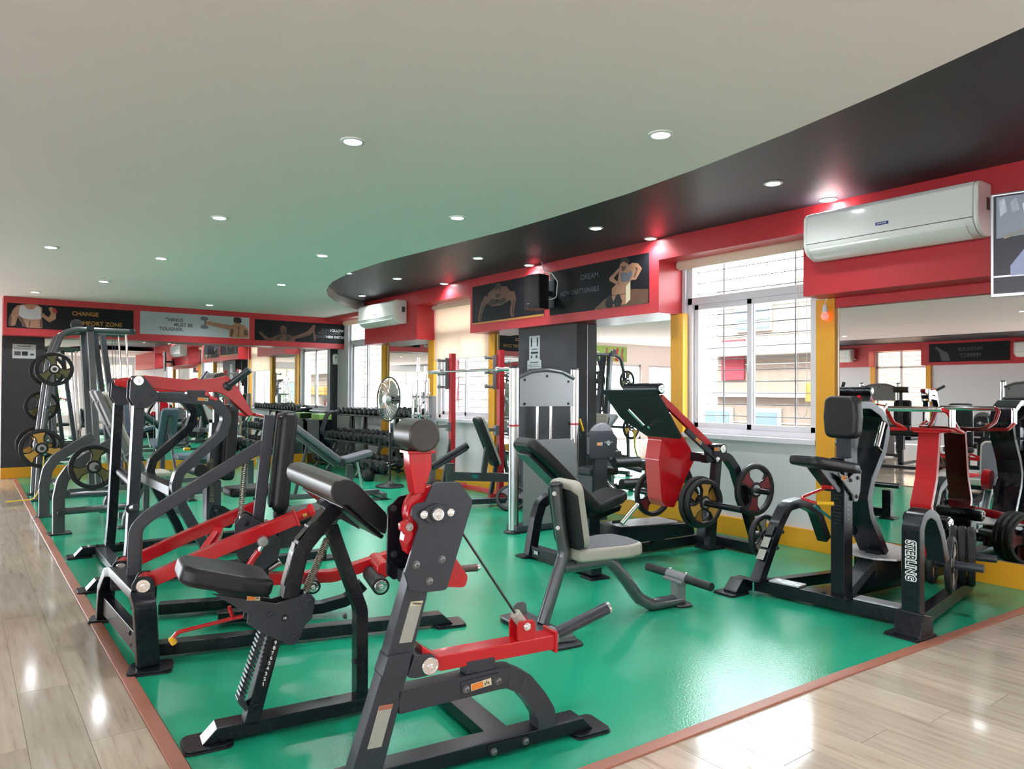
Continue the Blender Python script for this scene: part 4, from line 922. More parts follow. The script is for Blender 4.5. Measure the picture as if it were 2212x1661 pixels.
# ---------------------------------------------------------------- chest-supported row on the right
def row_machine():
    t = thing('chest_row_machine', 'black chest supported row with red lever and lettered post on the right', 'gym machine', (4.08, 2.40, 0), -3)
    obj('rear_cross_rail', beam((.09, .50, .055), (.215, -.46, .055), .085, .075), 'frame', t)
    foot_plate(t, -.16, .02, .50, .66, .014, .03)
    obj('rail_toe', prism(rnd([(-.11, .012), (.07, .012), (.07, .095), (-.03, .095)], .01, 3, True), .52, .62, 'y', .005), 'frame', t)
    foot_plate(t, -.03, .17, -.60, -.41, .014, .02)
    for (y0, y1, x0) in ((.40, .20, .105), (-.13, -.38, .178)):
        st = obj('foot_step', beam((x0+.01, y0, .100), (x0+.01+(y0-y1)*.13, y1, .100), .10, .010, b=.002), 'diamond', t)
    # slotted seat post
    ps = obj('seat_post', span((.125, -.088, .06), (.215, .0, .92), .004), 'frame', t)
    me = mesh_of(box((0, 0, 0), (.006, .055, .010), b=.001), 'rubber')
    for k in range(11): o = obj('height_slot', me, None, ps); o.location = (.1235, -.044, .53+k*.021)
    for k in range(8): text('number', str(k+1), .012, 'white_print', ps, (.168, -.0895, .555+k*.028), (1, 0, 0), (0, 0, 1))
    obj('post_foot', span((.07, -.13, .09), (.26, .05, .102), .003), 'frame', t)
    for y in (-.11, .03): bolt(t, (.10, y, .102), (0, 0, 1), .012, 'frame')
    obj('brace', beam((.20, -.04, .10), (.60, -.02, .30), .09, .06), 'gunmetal', t)
    obj('centre_rail', beam((.17, .12, .05), (1.45, .06, .05), .085, .07), 'frame', t)
    # seat
    obj('seat', xf(pad(rnd([(-.24, -.10), (.10, -.13), (.20, -.11), (.20, .11), (.10, .13), (-.24, .10)], .06, 4, True), -.03, .03, 'z', .022, 4), Matrix.Translation((.03, -.03, .885)) @ Matrix.Rotation(math.radians(9), 4, 'Y')), 'leather', t)
    obj('seat_bracket', prism([(-.10, .87), (.20, .83), (.20, .72), (.08, .72)], -.075, .01), 'frame', t)
    cp = obj('seat_carriage', prism(rnd([(.02, .855), (.145, .80), (.26, .865), (.275, .84), (.265, .72), (.24, .66), (.205, .66), (.19, .70), (.12, .76)], .012, 3, True), -.106, -.094, 'y', .002), 'silver', t)
    for x, z in ((.255, .835), (.235, .80), (.16, .79), (.222, .69)): bolt(cp, (x, -.106, z), (0, -1, 0), .010, 'gunmetal')
    label_plate(cp, (.10, -.1065, .808), (1, 0, -.1), (.1, 0, 1), .06, .028)
    obj('catch', span((.03, -.07, .74), (.12, .0, .79), .004), 'red', t)
    hl = obj('seat_lever', pipe([(.08, -.035, .755), (-.09, .06, .685), (-.07, -.03, .665), (-.02, -.08, .665)], .008, .015), 'red', t)
    obj('yellow_tip', cyl((-.066, -.035, .665), (-.0, -.10, .664), .0125, 14), 'yellow_plastic', hl, 'yellow plastic tip')
    # chest pad and its spine
    obj('chest_pad', xf(pad(rnd([(-.105, -.13), (.105, -.13), (.115, 0), (.105, .13), (-.105, .13), (-.115, 0)], .055, 5, True), -.045, .045, 'x', .028, 4), Matrix.Translation((.255, 0, 1.16)) @ Matrix.Rotation(math.radians(0), 4, 'Y')), 'leather', t)
    obj('pad_stem', span((.26, -.05, .84), (.33, .05, 1.08), .005), 'gunmetal', t)
    obj('spine', ribbon([(.30, 1.235), (.42, 1.235), (.55, 1.18), (.615, 1.07), (.575, .95), (.45, .78), (.40, .66), (.43, .55), (.60, .30)], .05, -.085, .085, r=.07), 'frame', t)
    for s in (-1, 1):
        obj('side_grip', cyl((.40, s*.13, .98), (.47, s*.13, 1.13), .0165, 16), 'chrome', t)
        obj('grip_arm', pipe([(.40, s*.13, .98), (.45, s*.13, .95), (.50, s*.08, .95)], .011, .02), 'frame', t); obj('grip_arm', pipe([(.47, s*.13, 1.13), (.53, s*.12, 1.12), (.58, s*.08, 1.08)], .011, .02), 'frame', t)
    obj('standing_plate', prism(rnd([(.42, .13), (.42, -.10), (.50, -.20), (.72, -.22), (.86, -.12), (.96, .10), (.80, .22), (.55, .22)], .01, 2, True), .285, .297, 'z', .002), 'diamond', t)
    obj('plate_bracket', span((.50, -.07, .10), (.80, .08, .285), .01), 'frame', t)
    # lettered post that bows over to the pivot
    sp = obj('lettered_post', ribbon([(.06, .06), (.06, .58), (.09, .64), (.15, .662), (.22, .63), (.28, .53), (.33, .38)], .05, -.575, -.475, r=.06), 'frame', t)
    obj('post_shoe', prism([(-.01, .012), (.135, .012), (.115, .12), (.03, .14)], -.60, -.45, 'y', .008), 'frame', t)
    for z in (.05, .09): bolt(t, (.13, -.55, z), (1, -.2, 0), .012, 'frame')
    text('lettering', 'STERLING', .072, 'white_print', sp, (.0335, -.525, .41), (0, 0, -1), (0, -1, 0), .0008, bold=.006, sx=.68)
    text('lettering', 'STERLING', .072, 'ink', sp, (.0322, -.525, .41), (0, 0, -1), (0, -1, 0), .0008, bold=.0008, sx=.68)
    obj('side_rail', beam((.10, -.50, .055), (1.30, -.24, .055), .07, .08), 'frame', t)
    obj('loading_horn', cyl((.62, -.30, .295), (.70, -.60, .295), .0235, 18), 'gunmetal', t)
    # red lever arm rising by the mirror
    ra = obj('lever_arm', ribbon([(1.36, .40), (1.30, .52), (1.37, .70), (1.42, 1.03)], .035, -.01, .135, r=.05), 'red', t)
    obj('arm_cap', span((1.37, -.03, 1.03), (1.46, .155, 1.043), .003), 'red', ra)
    hd = obj('handle_frame', pipe([(1.43, .20, 1.05), (1.43, -.13, 1.05), (1.30, -.16, 1.10), (1.20, -.16, 1.20), (1.20, .26, 1.20), (1.30, .26, 1.10), (1.43, .24, 1.05)], .015, .05, 12), 'red', t)
    obj('top_grip', cyl((1.20, -.13, 1.20), (1.20, .24, 1.20), .0185, 16), 'chrome', hd)
    for y in (-.20, .32):
        obj('side_handle', pipe([(1.40, y*.6+.02, 1.05), (1.26, y*1.15, 1.05), (1.12, y*1.15, 1.09)], .013, .04), 'red', hd)
        obj('hand_grip', cyl((1.12, y*1.15, 1.085), (1.12, y*1.15, 1.205), .0185, 16), 'chrome', hd)
    hb = obj('pivot_hub', lathe((1.36, -.10, .42), (0, 1, 0), [(0, .03), (.004, .045), (.30, .045), (.304, .03)], 22), 'frame', t); pivot_cap(hb, (1.36, -.102, .42), (0, -1, 0), .034)
    obj('pivot_stand', span((1.30, -.04, .05), (1.42, .16, .40), .006), 'frame', t)
    obj('arm_link', beam((.62, -.30, .30), (1.33, -.02, .45), .04, .06), 'red', t)
    obj('loading_horn', cyl((1.04, .02, .258), (1.22, -.45, .258), .0235, 18), 'gunmetal', t)
    # instruction arch on the far side
    ar = obj('plate_arch', ribbon([(.045, .08), (.25, .44), (.34, .55), (.50, .565), (.66, .50), (.78, .28)], .062, .43, .505, r=.09), 'frame', t)
    for k, (x, z, m) in enumerate(((.19, .40, 'plastic_black'), (.145, .325, 'label_grey'), (.10, .25, 'label_grey'))): label_plate(ar, (x-.012, .467, z+.005), (0, -1, 0), (.5, 0, .866), .055, .07, m, 'instruction_label', None)
    for x, z in ((.255, .39), (.20, .29)): bolt(ar, (x, .43, z), (0, -1, 0), .011, 'gunmetal')
    obj('arch_foot', span((-.02, .41, .092), (.14, .525, .102), .003), 'frame', t)
    obj('arch_horn', cyl((.23, .50, .345), (.23, .62, .345), .0245, 18), 'frame', t)
    obj('far_rail', beam((.10, .46, .055), (.95, .30, .055), .07, .07), 'frame', t)
    obj('teal_strap', beam((.50, .36, .55), (.66, .20, .38), .05, .02), 'teal', t)
    obj('red_cam', lathe((.52, .10, .60), (0, 1, 0), [(0, .08), (.05, .09), (.055, .08)], 22), 'red', t)
    obj('cam_cover', prism(rnd([(.42, .60), (.50, .64), (.58, .56), (.55, .42), (.46, .40)], .02, 3, True), .055, .075), 'gunmetal', t)
    return t
row_machine()
def rm(x, y, z):
    a = math.radians(-3); return (4.08+x*math.cos(a)-y*math.sin(a), 2.40+x*math.sin(a)+y*math.cos(a), z)
AXR = (-.26, .96, 0)
weight_plate('beige-faced plate on the near horn of the row machine', rm(.655, -.44, .295), AXR, .33, .035, 'tan', 20, 'plates on the row machine')
weight_plate('small plate behind the beige one on the row machine', rm(.63, -.345, .295), AXR, .26, .035, 'gold', 70, 'plates on the row machine')
for k, lab in enumerate(('innermost', 'middle', 'outermost')):
    weight_plate('%s of three thick plates at the foot of the red lever' % lab, rm(1.135+.018*k, -.228-.046*k, .258), (-.36, .93, 0), .38, .046, 'maroon', 30*k, 'plates on the row machine')
weight_plate('gold-faced plate on the instruction arch of the row machine', rm(.23, .555, .345), (.05, 1, 0), .29, .04, 'tan', 75, 'plates on the row machine')


# ---------------------------------------------------------------- grey plate-loaded machine at the back left
def grey_press():
    t = thing('grey_incline_machine', 'silver grey plate-loaded machine with curved legs beside the aisle', 'gym machine', (.74, 7.80, 0), 0)
    near = [(-0.001, -0.008), (-0.004, 0.325), (0.024, 0.484), (0.093, 0.592), (0.289, 0.725), (0.435, 0.813)]
    far = [(x-.02, z) for x, z in near]
    for y, p in ((0, near), (1.15, far)):
        obj('curved_leg', ribbon(p, .095, y-.035, y+.035, r=.14), 'grey_tube', t)
        foot_plate(t, p[0][0]-.09, p[0][0]+.10, y-.07, y+.07, .014, .03, 'grey_tube')
        obj('rear_leg', ribbon([(.55, .02), (.56, .10), (.66, .38), (.66, .58), (.56, .70)], .085, y-.035, y+.035, r=.14), 'grey_tube', t)
        foot_plate(t, .47, .64, y-.06, y+.06, .014, .03, 'grey_tube')
        obj('base_tube', cyl((.02, y, .20), (.58, y, .20), .032, 16), 'grey_tube', t)
        for x, z in ((.62, .30), (.645, .42), (.655, .54)): bolt(t, (x, y-.036, z), (0, -1, 0), .010)
    obj('horn_stub', cyl((.01, -.035, .20), (.01, -.12, .20), .030, 18), 'gunmetal', t)
    obj('cross_tube', cyl((.30, 0, .66), (.30, 1.15, .66), .035, 16), 'grey_tube', t)
    obj('cross_tube', cyl((.06, 0, .36), (.06, 1.15, .36), .030, 16), 'grey_tube', t)
    obj('store_horn', cyl((.25, .02, .62), (.25, -.40, .62), .022, 16), 'gunmetal', t)
    # two slanting backrest rails
    for y in (.30, .62):
        r_ = obj('slant_rail', beam((.62, y, .60), (.33, y, 1.30), .15, .045), 'silver', t)
        for k in (.12, .5, .85): bolt(r_, (.62-.29*k-.028, y, .60+.70*k-.01), (-.92, 0, -.38), .013)
    obj('back_pad', xf(pad(rnd([(-.15, -.33), (.15, -.33), (.15, .33), (-.15, .33)], .06, 4, True), -.03, .03, 'x', .022, 4), Matrix.Translation((.53, .46, .98)) @ Matrix.Rotation(math.radians(-22), 4, 'Y')), 'tan', t)
    obj('seat', xf(pad(rnd([(-.16, -.18), (.16, -.18), (.16, .18), (-.16, .18)], .06, 4, True), -.03, .03, 'z', .022, 4), Matrix.Translation((.85, .46, .45))), 'tan', t)
    obj('seat_post', beam((.80, .46, .02), (.80, .46, .43), .08, .06), 'grey_tube', t)
    obj('centre_rail', beam((.55, .46, .05), (1.20, .46, .05), .07, .06), 'grey_tube', t)
grey_press()
weight_plate('olive-inlaid plate on the grey curved machine behind the tall post', (.975, 7.50, .62), (0, 1, 0), .40, .04, 'olive', 100, 'plates on the left')

# ---------------------------------------------------------------- cable tower with plate horns at the end of the aisle
def cable_tower():
    t = thing('cable_tower', 'grey cable tower with slanting plate horns at the far end of the aisle', 'gym machine', (.78, 10.30, 0), 0)
    for y, dx in ((0, 0), (.62, 0)):
        obj('slant_leg', pipe([(-.02+dx, y, .02), (.0+dx, y, .55), (.13+dx, y, 1.75), (.20+dx, y, 1.98), (.36+dx, y, 2.04), (1.0, y, 2.04)], .034, .16, 14), 'grey_tube', t)
        foot_plate(t, -.09+dx, .07+dx, y-.06, y+.06, .014, .03, 'grey_tube')
        obj('rear_post', beam((.62, y, .02), (.50, y, 2.02), .07, .10, (0, 1, 0)), 'grey_tube', t)
        foot_plate(t, .54, .72, y-.06, y+.06, .014, .03, 'grey_tube')
        for z, x in ((1.55, .125), (1.10, .065), (.62, .008)):
            obj('plate_horn', cyl((x, y+(0 if y < .3 else 0), z), (x, y+(-.16 if y < .3 else .16), z), .022, 14), 'gunmetal', t)
    obj('top_beam', beam((.50, -.08, 2.06), (.50, .70, 2.06), .07, .05), 'gunmetal', t)
    obj('top_beam', beam((.95, -.08, 2.045), (.95, .70, 2.045), .05, .05), 'gunmetal', t)
    obj('guide_post', beam((.80, .12, .05), (.56, .12, 2.02), .06, .11, (0, 1, 0)), 'gunmetal', t)
    obj('guide_post', beam((.96, .48, .05), (.70, .48, 2.02), .06, .11, (0, 1, 0)), 'gunmetal', t)
    for y in (.05, .56): obj('guide_rod', cyl((.90, y, 2.03), (1.02, y, .10), .013, 10), 'chrome', t)
    for y in (.20, .40): obj('cable', cyl((.80, y, 2.0), (.86, y, .40), .003, 6), 'plastic_black', t)
    obj('pulley', lathe((.58, .27, 1.98), (0, 1, 0), [(0, .05), (.01, .055), (.02, .045), (.03, .055), (.04, .05)], 20), 'plastic_black', t)
    obj('pulley', lathe((.36, .02, 2.10), (0, 1, 0), [(0, .06), (.01, .065), (.02, .055), (.03, .065), (.04, .06)], 20), 'plastic_black', t)
    obj('base_rail', beam((.0, .31, .05), (1.05, .31, .05), .07, .06), 'grey_tube', t)
    for z in (.05, .62): obj('cross_tube', cyl((.02, 0, z), (.02, .62, z), .028, 12), 'grey_tube', t)
cable_tower()
for (p, dia, m, lab) in (((.905, 10.20, 1.55), .40, 'olive', 'olive-inlaid plate highest on the near side of the cable tower'), ((.905, 11.02, 1.55), .40, 'olive', 'plate highest on the far side of the cable tower'), ((.845, 11.02, 1.10), .38, 'olive', 'plate in the middle on the far side of the cable tower'),
                         ((.788, 10.20, .62), .46, 'gold', 'gold-inlaid plate lowest on the near side of the cable tower'), ((.788, 11.02, .62), .44, 'gold', 'gold-inlaid plate lowest on the far side of the cable tower')):
    weight_plate(lab, p, (0, 1, 0), dia, .04, m, 80, 'plates on the cable tower')
def yellow_band():
    b = obj('resistance_band', ribbon([(.0, .50), (-.012, .20), (-.06, .07), (-.10, .012), (-.36, .006)], .010, -.02, .02, r=.08, b=.001), 'yellow_fabric')
    b.location = (.80, 10.10, .03)
    tag(b, 'yellow exercise band trailing onto the wooden aisle', 'band')
yellow_band()

# ---------------------------------------------------------------- selectorised leg extension with its weight tower
def weight_tower():
    t = thing('weight_tower_machine', 'silver selectorised machine with a twin column weight tower by the charcoal column', 'gym machine', (4.13, 5.46, 0), -3)
    W_ = .72
    for x, r in ((0, .048), (W_, .042)):
        c = obj('column', cyl((x, 0, .02), (x, 0, 1.53), r, 24), 'steel', t)
        obj('column_cap', lathe((x, 0, 1.53), (0, 0, 1), [(0, r), (.012, r), (.02, r*.8)], 24), 'plastic_black', c)
        obj('column_foot', lathe((x, 0, 0), (0, 0, 1), [(0, r*1.9), (.014, r*1.9), (.02, r*1.2), (.03, r)], 24), 'plastic_black', c)
        obj('red_mark', lathe((x, 0, .985), (0, 0, 1), [(0, r+.0005), (.018, r+.0005)], 24), 'red_paint', c)
    obj('head_panel', prism([(.045, 1.17), (W_-.04, 1.17), (W_-.04, 1.43), (W_*.75, 1.485), (W_*.5, 1.50), (W_*.25, 1.485), (.045, 1.43)], -.03, -.02, 'y', .002), 'silver', t)
    for x, z in ((.10, 1.42), (.36, 1.46), (W_-.10, 1.41), (.10, 1.195), (W_-.10, 1.195)): bolt(t, (x, -.03, z), (0, -1, 0), .010, 'plastic_black')
    obj('head_bow', pipe([(.03, -.02, 1.44), (W_*.25, -.02, 1.50), (W_*.5, -.02, 1.52), (W_*.75, -.02, 1.50), (W_-.03, -.02, 1.44)], .022, .2, 10), 'grey_tube', t)
    for x in (.27, .43): obj('guide_rod', cyl((x, 0, .10), (x, 0, 1.20), .013, 12), 'chrome', t)
    ws = mesh_of(span((.15, -.05, 0), (.57, .05, .024), .002), 'plastic_black')
    for k in range(18): o = obj('stack_plate', ws, None, t); o.location.z = .10+k*.026
    obj('shroud', prism(rnd([(.05, .06), (W_-.05, .06), (W_-.05, .80), (W_-.12, .86), (.20, .86), (.05, .72)], .03, 4, True), -.085, -.077, 'y', .002), 'silver', t)
    obj('base_bar', span((-.02, -.09, .02), (W_+.02, .09, .07), .006), 'gunmetal', t)
    # cam housing, seat and rollers
    cp = obj('cam_housing', prism(rnd([(W_+.06, .66), (W_+.34, .66), (W_+.42, .74), (W_+.42, .86), (W_+.34, .93), (W_+.10, .93), (W_+.06, .88)], .05, 5, True), -.16, -.11, 'y', .004), 'gunmetal', t)
    label_plate(cp, (W_+.19, -.161, .80), (1, 0, 0), (0, 0, 1), .07, .03, 'paper', 'warning_label', 'orange')
    pivot_cap(cp, (W_+.30, -.161, .81), (0, -1, 0), .028)
    for x in (.255, .345): bolt(cp, (W_+x, -.161, .81), (0, -1, 0), .010)
    obj('cam_disc', lathe((W_+.27, -.11, .84), (0, 1, 0), [(0, .15), (.006, .165), (.03, .165), (.036, .15)], 32), 'silver', t)
    obj('housing_post', prism([(W_+.14, .05), (W_+.30, .05), (W_+.30, .70), (W_+.14, .70)], -.15, -.12), 'gunmetal', t)
    obj('counter_block', span((W_+.38, -.14, .62), (W_+.50, -.08, .72), .01), 'gunmetal', t)
    obj('seat', xf(pad(rnd([(0, -.15), (.36, -.17), (.36, .17), (0, .15)], .05, 4, True), -.04, .04, 'z', .02, 4), Matrix.Translation((W_+.24, .16, .50))), 'leather', t)
    obj('seat_base', span((W_+.26, .03, .05), (W_+.42, .28, .47), .01), 'gunmetal', t)
    obj('roller_arm', pipe([(W_+.32, -.05, .81), (W_+.45, -.05, .60), (W_+.62, -.30, .53)], .025, .06), 'gunmetal', t)
    for z, x in ((.64, .86), (.43, .96)):
        obj('roller', cyl((x, -.42, z), (x+.30, -.45, z), .050, 24), 'leather', t)
        obj('roller_rod', cyl((x+.28, -.448, z), (x+.46, -.465, z), .028), 'grey_tube', t)
    obj('grip', cyl((W_+.10, .05, .86), (W_+.02, .10, 1.02), .03), 'plastic_black', t); obj('yellow_pin', cyl((W_+.13, .02, .92), (W_+.09, .03, 1.04), .012), 'yellow_plastic', t)
weight_tower()

# ---------------------------------------------------------------- squat stand with red uprights
def squat_stand():
    t = thing('squat_stand', 'dark red squat stand with grey bar hooks in front of the blind window', 'squat stand', (5.30, 7.28, 0), 0)
    for k, y in enumerate((0, 1.10)):
        u = obj('upright', span((-.035, y-.035, .02), (.035, y+.035, 1.82), .005), 'red_paint', t)
        obj('floor_bar', span((-.16, y-.03, .02), (.22, y+.03, .075), .005), 'red_paint', t)
        foot_plate(t, -.18, -.10, y-.05, y+.05, .014, .01)
        pl = obj('hook_plate', span((-.085, y+.036, 1.34), (-.030, y+.050, 1.76), .003), 'silver', t)
        for z in (1.72, 1.54, 1.37):
            obj('bar_hook', join(cyl((-.09, y+.05, z), (-.16, y+.05, z), .016, 12), lathe((-.16, y+.05, z), (-1, 0, .25), [(0, .016), (.02, .028), (.035, .020)], 12)), 'silver', pl)
        obj('safety_bracket', span((-.09, y-.03, .78), (-.034, y+.03, .90), .004), 'silver', t)
        obj('safety_arm', join(span((-.24, y-.02, .83), (-.05, y+.02, .87), .004), span((-.26, y-.02, .82), (-.23, y+.02, .92), .004)), 'silver', t)
        obj('knee_brace', beam((.0, y, .72), (-.14, y, .06), .035, .05), 'gunmetal', t)
    obj('rear_tie', span((.10, 0, .02), (.16, 1.10, .07), .004), 'red_paint', t)
    b = thing('barbell', 'chrome barbell resting on the squat stand hooks', 'barbell', (5.145, 6.82, 1.572))
    obj('shaft', cyl((0, .28, 0), (0, 1.62, 0), .0145, 14), 'chrome', b)
    for a, c in ((.0, .30), (1.60, 1.90)):
        obj('sleeve', cyl((0, a, 0), (0, c, 0), .026, 18), 'chrome', b); y = .30 if a == 0 else 1.60
        obj('collar', cyl((0, y-.02, 0), (0, y+.02, 0), .036, 18), 'steel', b)
squat_stand()

# ---------------------------------------------------------------- bar holder with hanging bars
def bar_rack():
    t = thing('bar_holder', 'grey upright bar holder standing between squat stand and dumbbell rack', 'bar rack', (5.35, 8.98, 0))
    obj('base', span((-.20, -.20, .0), (.20, .20, .04), .008), 'gunmetal', t)
    obj('mast', span((-.04, -.04, .04), (.04, .04, 1.25), .006), 'silver', t)
    for z in (.42, .95, 1.22): obj('cradle', join(span((-.22, -.03, z), (.04, .03, z+.03), .004), span((-.22, -.22, z), (-.18, .22, z+.03), .004)), 'silver', t)
bar_rack()
def gym_bar(label, x, y, pts, r=.014, sleeve=True):
    b = thing('curl_bar', label, 'bar', (x, y, .04), 0, 'bars in the holder')
    obj('shaft', pipe(pts, r, .03, 10), 'chrome', b)
    if sleeve:
        obj('sleeve', cyl(pts[0], V(pts[0])+V(0, 0, .20), .025, 14), 'chrome', b); obj('sleeve', cyl(V(pts[-1])-V(0, 0, .20), pts[-1], .025, 14), 'chrome', b)
        for z in (.22, pts[-1][2]-.22): obj('collar', cyl((pts[0][0], pts[0][1], z), (pts[0][0], pts[0][1], z+.03), .036, 14), 'steel', b)
gym_bar('straight chrome bar nearest the red upright in the bar holder', 5.13, 8.80, [(0, 0, 0), (0, 0, 1.62)])
gym_bar('bent curl bar second in the holder', 5.13, 8.93, [(0, 0, 0), (0, 0, .35), (.0, .05, .5), (0, -.05, .65), (0, .05, .80), (0, 0, .95), (0, 0, 1.28)])
gym_bar('tall straight bar in the middle of the holder', 5.14, 9.02, [(0, 0, 0), (0, 0, 1.75)])
gym_bar('short bar leaning nearest the dumbbells in the holder', 5.13, 9.14, [(0, 0, 0), (0.02, .04, 1.38)])
gym_bar('bent bar with wavy grips at the back of the holder', 5.20, 8.86, [(0, 0, 0), (0, 0, .40), (.04, .04, .55), (-.04, -.04, .70), (.04, .04, .85), (0, 0, 1.0), (0, 0, 1.45)])

# ---------------------------------------------------------------- dumbbell rack and dumbbells
RY0, RY1 = 9.42, 12.25
TIERS = [(5.44, .965), (5.24, .57), (5.02, .20)]
def dumbbell_rack():
    t = thing('dumbbell_rack', 'three tier black dumbbell rack along the mirror wall', 'dumbbell rack')
    for k, (x, z) in enumerate(TIERS):
        tilt = [.0, .05, .05][k]
        obj('shelf_rail', beam((x-.10, RY0, z-.06-tilt*.5), (x-.10, RY1, z-.06-tilt*.5), .05, .03), 'frame', t)
        obj('shelf_rail', beam((x+.10, RY0, z-.06+tilt*.5), (x+.10, RY1, z-.06+tilt*.5), .05, .03), 'frame', t)
    for y in (RY0+.55, RY0+.95, RY1-.75, RY1-.25):
        obj('curved_support', ribbon([(5.52, .92), (5.50, .66), (5.42, .50), (5.30, .50), (5.22, .40), (5.18, .26), (5.06, .13), (4.92, .10), (4.86, .02)], .055, y-.025, y+.025, r=.08), 'grey_tube', t)
        foot_plate(t, 4.80, 4.92, y-.05, y+.05, .012, .02)
        obj('rear_leg', ribbon([(5.53, .92), (5.56, .02)], .06, y-.025, y+.025), 'grey_tube', t)
    for y in (RY1+.03, RY1+.12): obj('end_hoop', pipe([(5.35, y, .30), (5.10, y, .60), (5.20, y, .93), (5.52, y, .98)], .022, .14, 10), 'gunmetal', t)
dumbbell_rack()
_DB = {}
ORD = ['first', 'second', 'third', 'fourth', 'fifth', 'sixth', 'seventh', 'eighth', 'ninth', 'tenth', 'eleventh', 'twelfth', 'thirteenth', 'fourteenth', 'fifteenth', 'sixteenth']
def dumbbell(label, c, R, L, tilt, group, rz=0):
    k = (round(R, 3), round(L, 3))
    if k not in _DB:
        hw = L*.27
        def head(s): return lathe((s*(L/2-hw), 0, 0), (s, 0, 0), [(0, R*.62), (hw*.14, R*.95), (hw*.3, R), (hw*.72, R), (hw*.9, R*.92), (hw, R*.66)], 6 if R > .055 else 8)
        _DB[k] = (mesh_of(head(-1), 'rubber', .3), mesh_of(head(1), 'rubber', .3), mesh_of(lathe((-L/2+hw*.8, 0, 0), (1, 0, 0), [(0, .016), (hw*.3, .014), ((L-hw*1.6)/2, .017), (L-hw*1.9, .014), (L-hw*1.6, .016)], 12), 'chrome'),
                  mesh_of(lathe((-L/2-.002, 0, 0), (-1, 0, 0), [(-.002, R*.40), (.002, R*.40), (.0025, R*.34)], 16), 'gunmetal'))
    d = thing('dumbbell', label, 'dumbbell', c, 0, group); d.rotation_euler = (random.uniform(0, 1), tilt, rz)
    for n, me in zip(('head', 'head', 'handle', 'end_cap'), _DB[k]): obj(n, me, None, d)
    return d
for k, (x, z) in enumerate(TIERS):
    n = (16, 15, 13)[k]; nm = ('top', 'middle', 'bottom')[k]
    for i in range(n):
        u = (i+.5)/n; y = RY0+.06+u*(RY1-RY0-.12)
        R = (.072-.012*u, .086-.014*u, .100-.016*u)[k]*random.uniform(.97, 1.03); R = round(R/.004)*.004
        L = round((.26, .29, .32)[k]+(R-.06)*.6, 2)
        dumbbell('%s black dumbbell from the squat stand on the %s tier of the rack' % (ORD[i], nm), (x, y, z+R*.9-.045), R, L, (0, -.22, -.22)[k]*-1 if False else (0, .22, .22)[k]*-1, 'dumbbells on the rack', random.uniform(-.05, .05))
def kettlebell():
    t = thing('kettlebell', 'black kettlebell on the green floor in front of the dumbbell rack', 'kettlebell', (4.80, 9.86, 0))
    obj('ball', lathe((0, 0, 0), (0, 0, 1), [(0, .05), (.012, .07), (.05, .092), (.10, .095), (.145, .078), (.17, .05), (.18, .02)], 24), 'rubber', t)
    obj('handle', pipe([(0, -.055, .15), (0, -.07, .21), (0, -.045, .26), (0, .045, .26), (0, .07, .21), (0, .055, .15)], .015, .03, 10), 'rubber', t)
kettlebell()
o = tag(obj('plastic_basket', join(prism(rect(-.12, -.19, .12, .19, .03), 0, .10, 'z', .01), span((-.10, -.17, .101), (.10, .17, .1015), 0)), 'lime'), 'lime green basket of small parts at the end of the dumbbell rack', 'basket'); o.location = (5.22, 12.64, .80)
st = tag(obj('basket_stand', join(span((5.08, 12.42, .76), (5.36, 13.02, .80), .006), span((5.10, 12.44, 0), (5.34, 13.0, .76), .006)), 'frame'), 'black cabinet under the lime basket in the far corner', 'cabinet')

# ---------------------------------------------------------------- pedestal fan
def pedestal_fan():
    t = thing('pedestal_fan', 'pedestal fan with a wire cage in front of the dumbbell rack', 'fan', (4.74, 9.08, 0), 0)
    obj('base', lathe((0, 0, 0), (0, 0, 1), [(0, .19), (.012, .195), (.025, .18), (.045, .06), (.08, .03)], 32), 'plastic_black', t)
    obj('pole', cyl((0, 0, .06), (0, 0, .72), .016), 'plastic_black', t); obj('inner_pole', cyl((0, 0, .72), (0, 0, 1.12), .011), 'chrome', t)
    obj('pole_collar', cyl((0, 0, .70), (0, 0, .745), .022), 'plastic_black', t)
    ax = V(-1, -.06, .04).normalized(); c = V(0, 0, 1.20); d, s, u = basis(ax)
    m = obj('motor', lathe(c-ax*.14, ax, [(0, .03), (.01, .055), (.09, .062), (.12, .05), (.14, .025)], 20), 'plastic_black', t)
    obj('neck', cyl((0, 0, 1.10), tuple(c-ax*.06), .026), 'plastic_black', t)
    hub = c+ax*.03; R = .30
    obj('spinner', lathe(hub-ax*.02, ax, [(0, .045), (.04, .045), (.06, .02)], 18), 'plastic_white', t)
    for k in range(3):
        a0 = 2*PI*k/3; bm = bmesh.new(); g = []
        for i in range(7):
            f = i/6; r = .04+f*.22; row = []
            for j in range(5):
                a = a0-.5+j/4*(1.0+f*.35); row.append(bm.verts.new(hub+(s*math.cos(a)+u*math.sin(a))*r+ax*(.022*(j/4-.5))))
            g.append(row)
        for i in range(6):
            for j in range(4): bm.faces.new((g[i][j], g[i+1][j], g[i+1][j+1], g[i][j+1]))
        bmesh.ops.solidify(bm, geom=bm.faces, thickness=.003); obj('blade', bm, 'tan', t)
    cg = obj('cage_rim', pipe([tuple(hub+(s*math.cos(2*PI*i/36)+u*math.sin(2*PI*i/36))*R) for i in range(36)], .010, 0, 8, True), 'plastic_black', t)
    wires = []
    for k in range(36):
        a = 2*PI*k/36; dd = s*math.cos(a)+u*math.sin(a)
        for sg in (-1, 1): wires.append(pipe([tuple(hub+dd*R), tuple(hub+dd*R*.8+ax*sg*.045), tuple(hub+dd*.05+ax*sg*.06)], .0022, .02, 4, n=2))
    w = obj('cage_wires', join(*wires), 'steel', t); w['kind'] = 'stuff'
    obj('badge', lathe(hub+ax*.06, ax, [(0, .05), (.004, .05)], 18), 'chrome', t)
pedestal_fan()

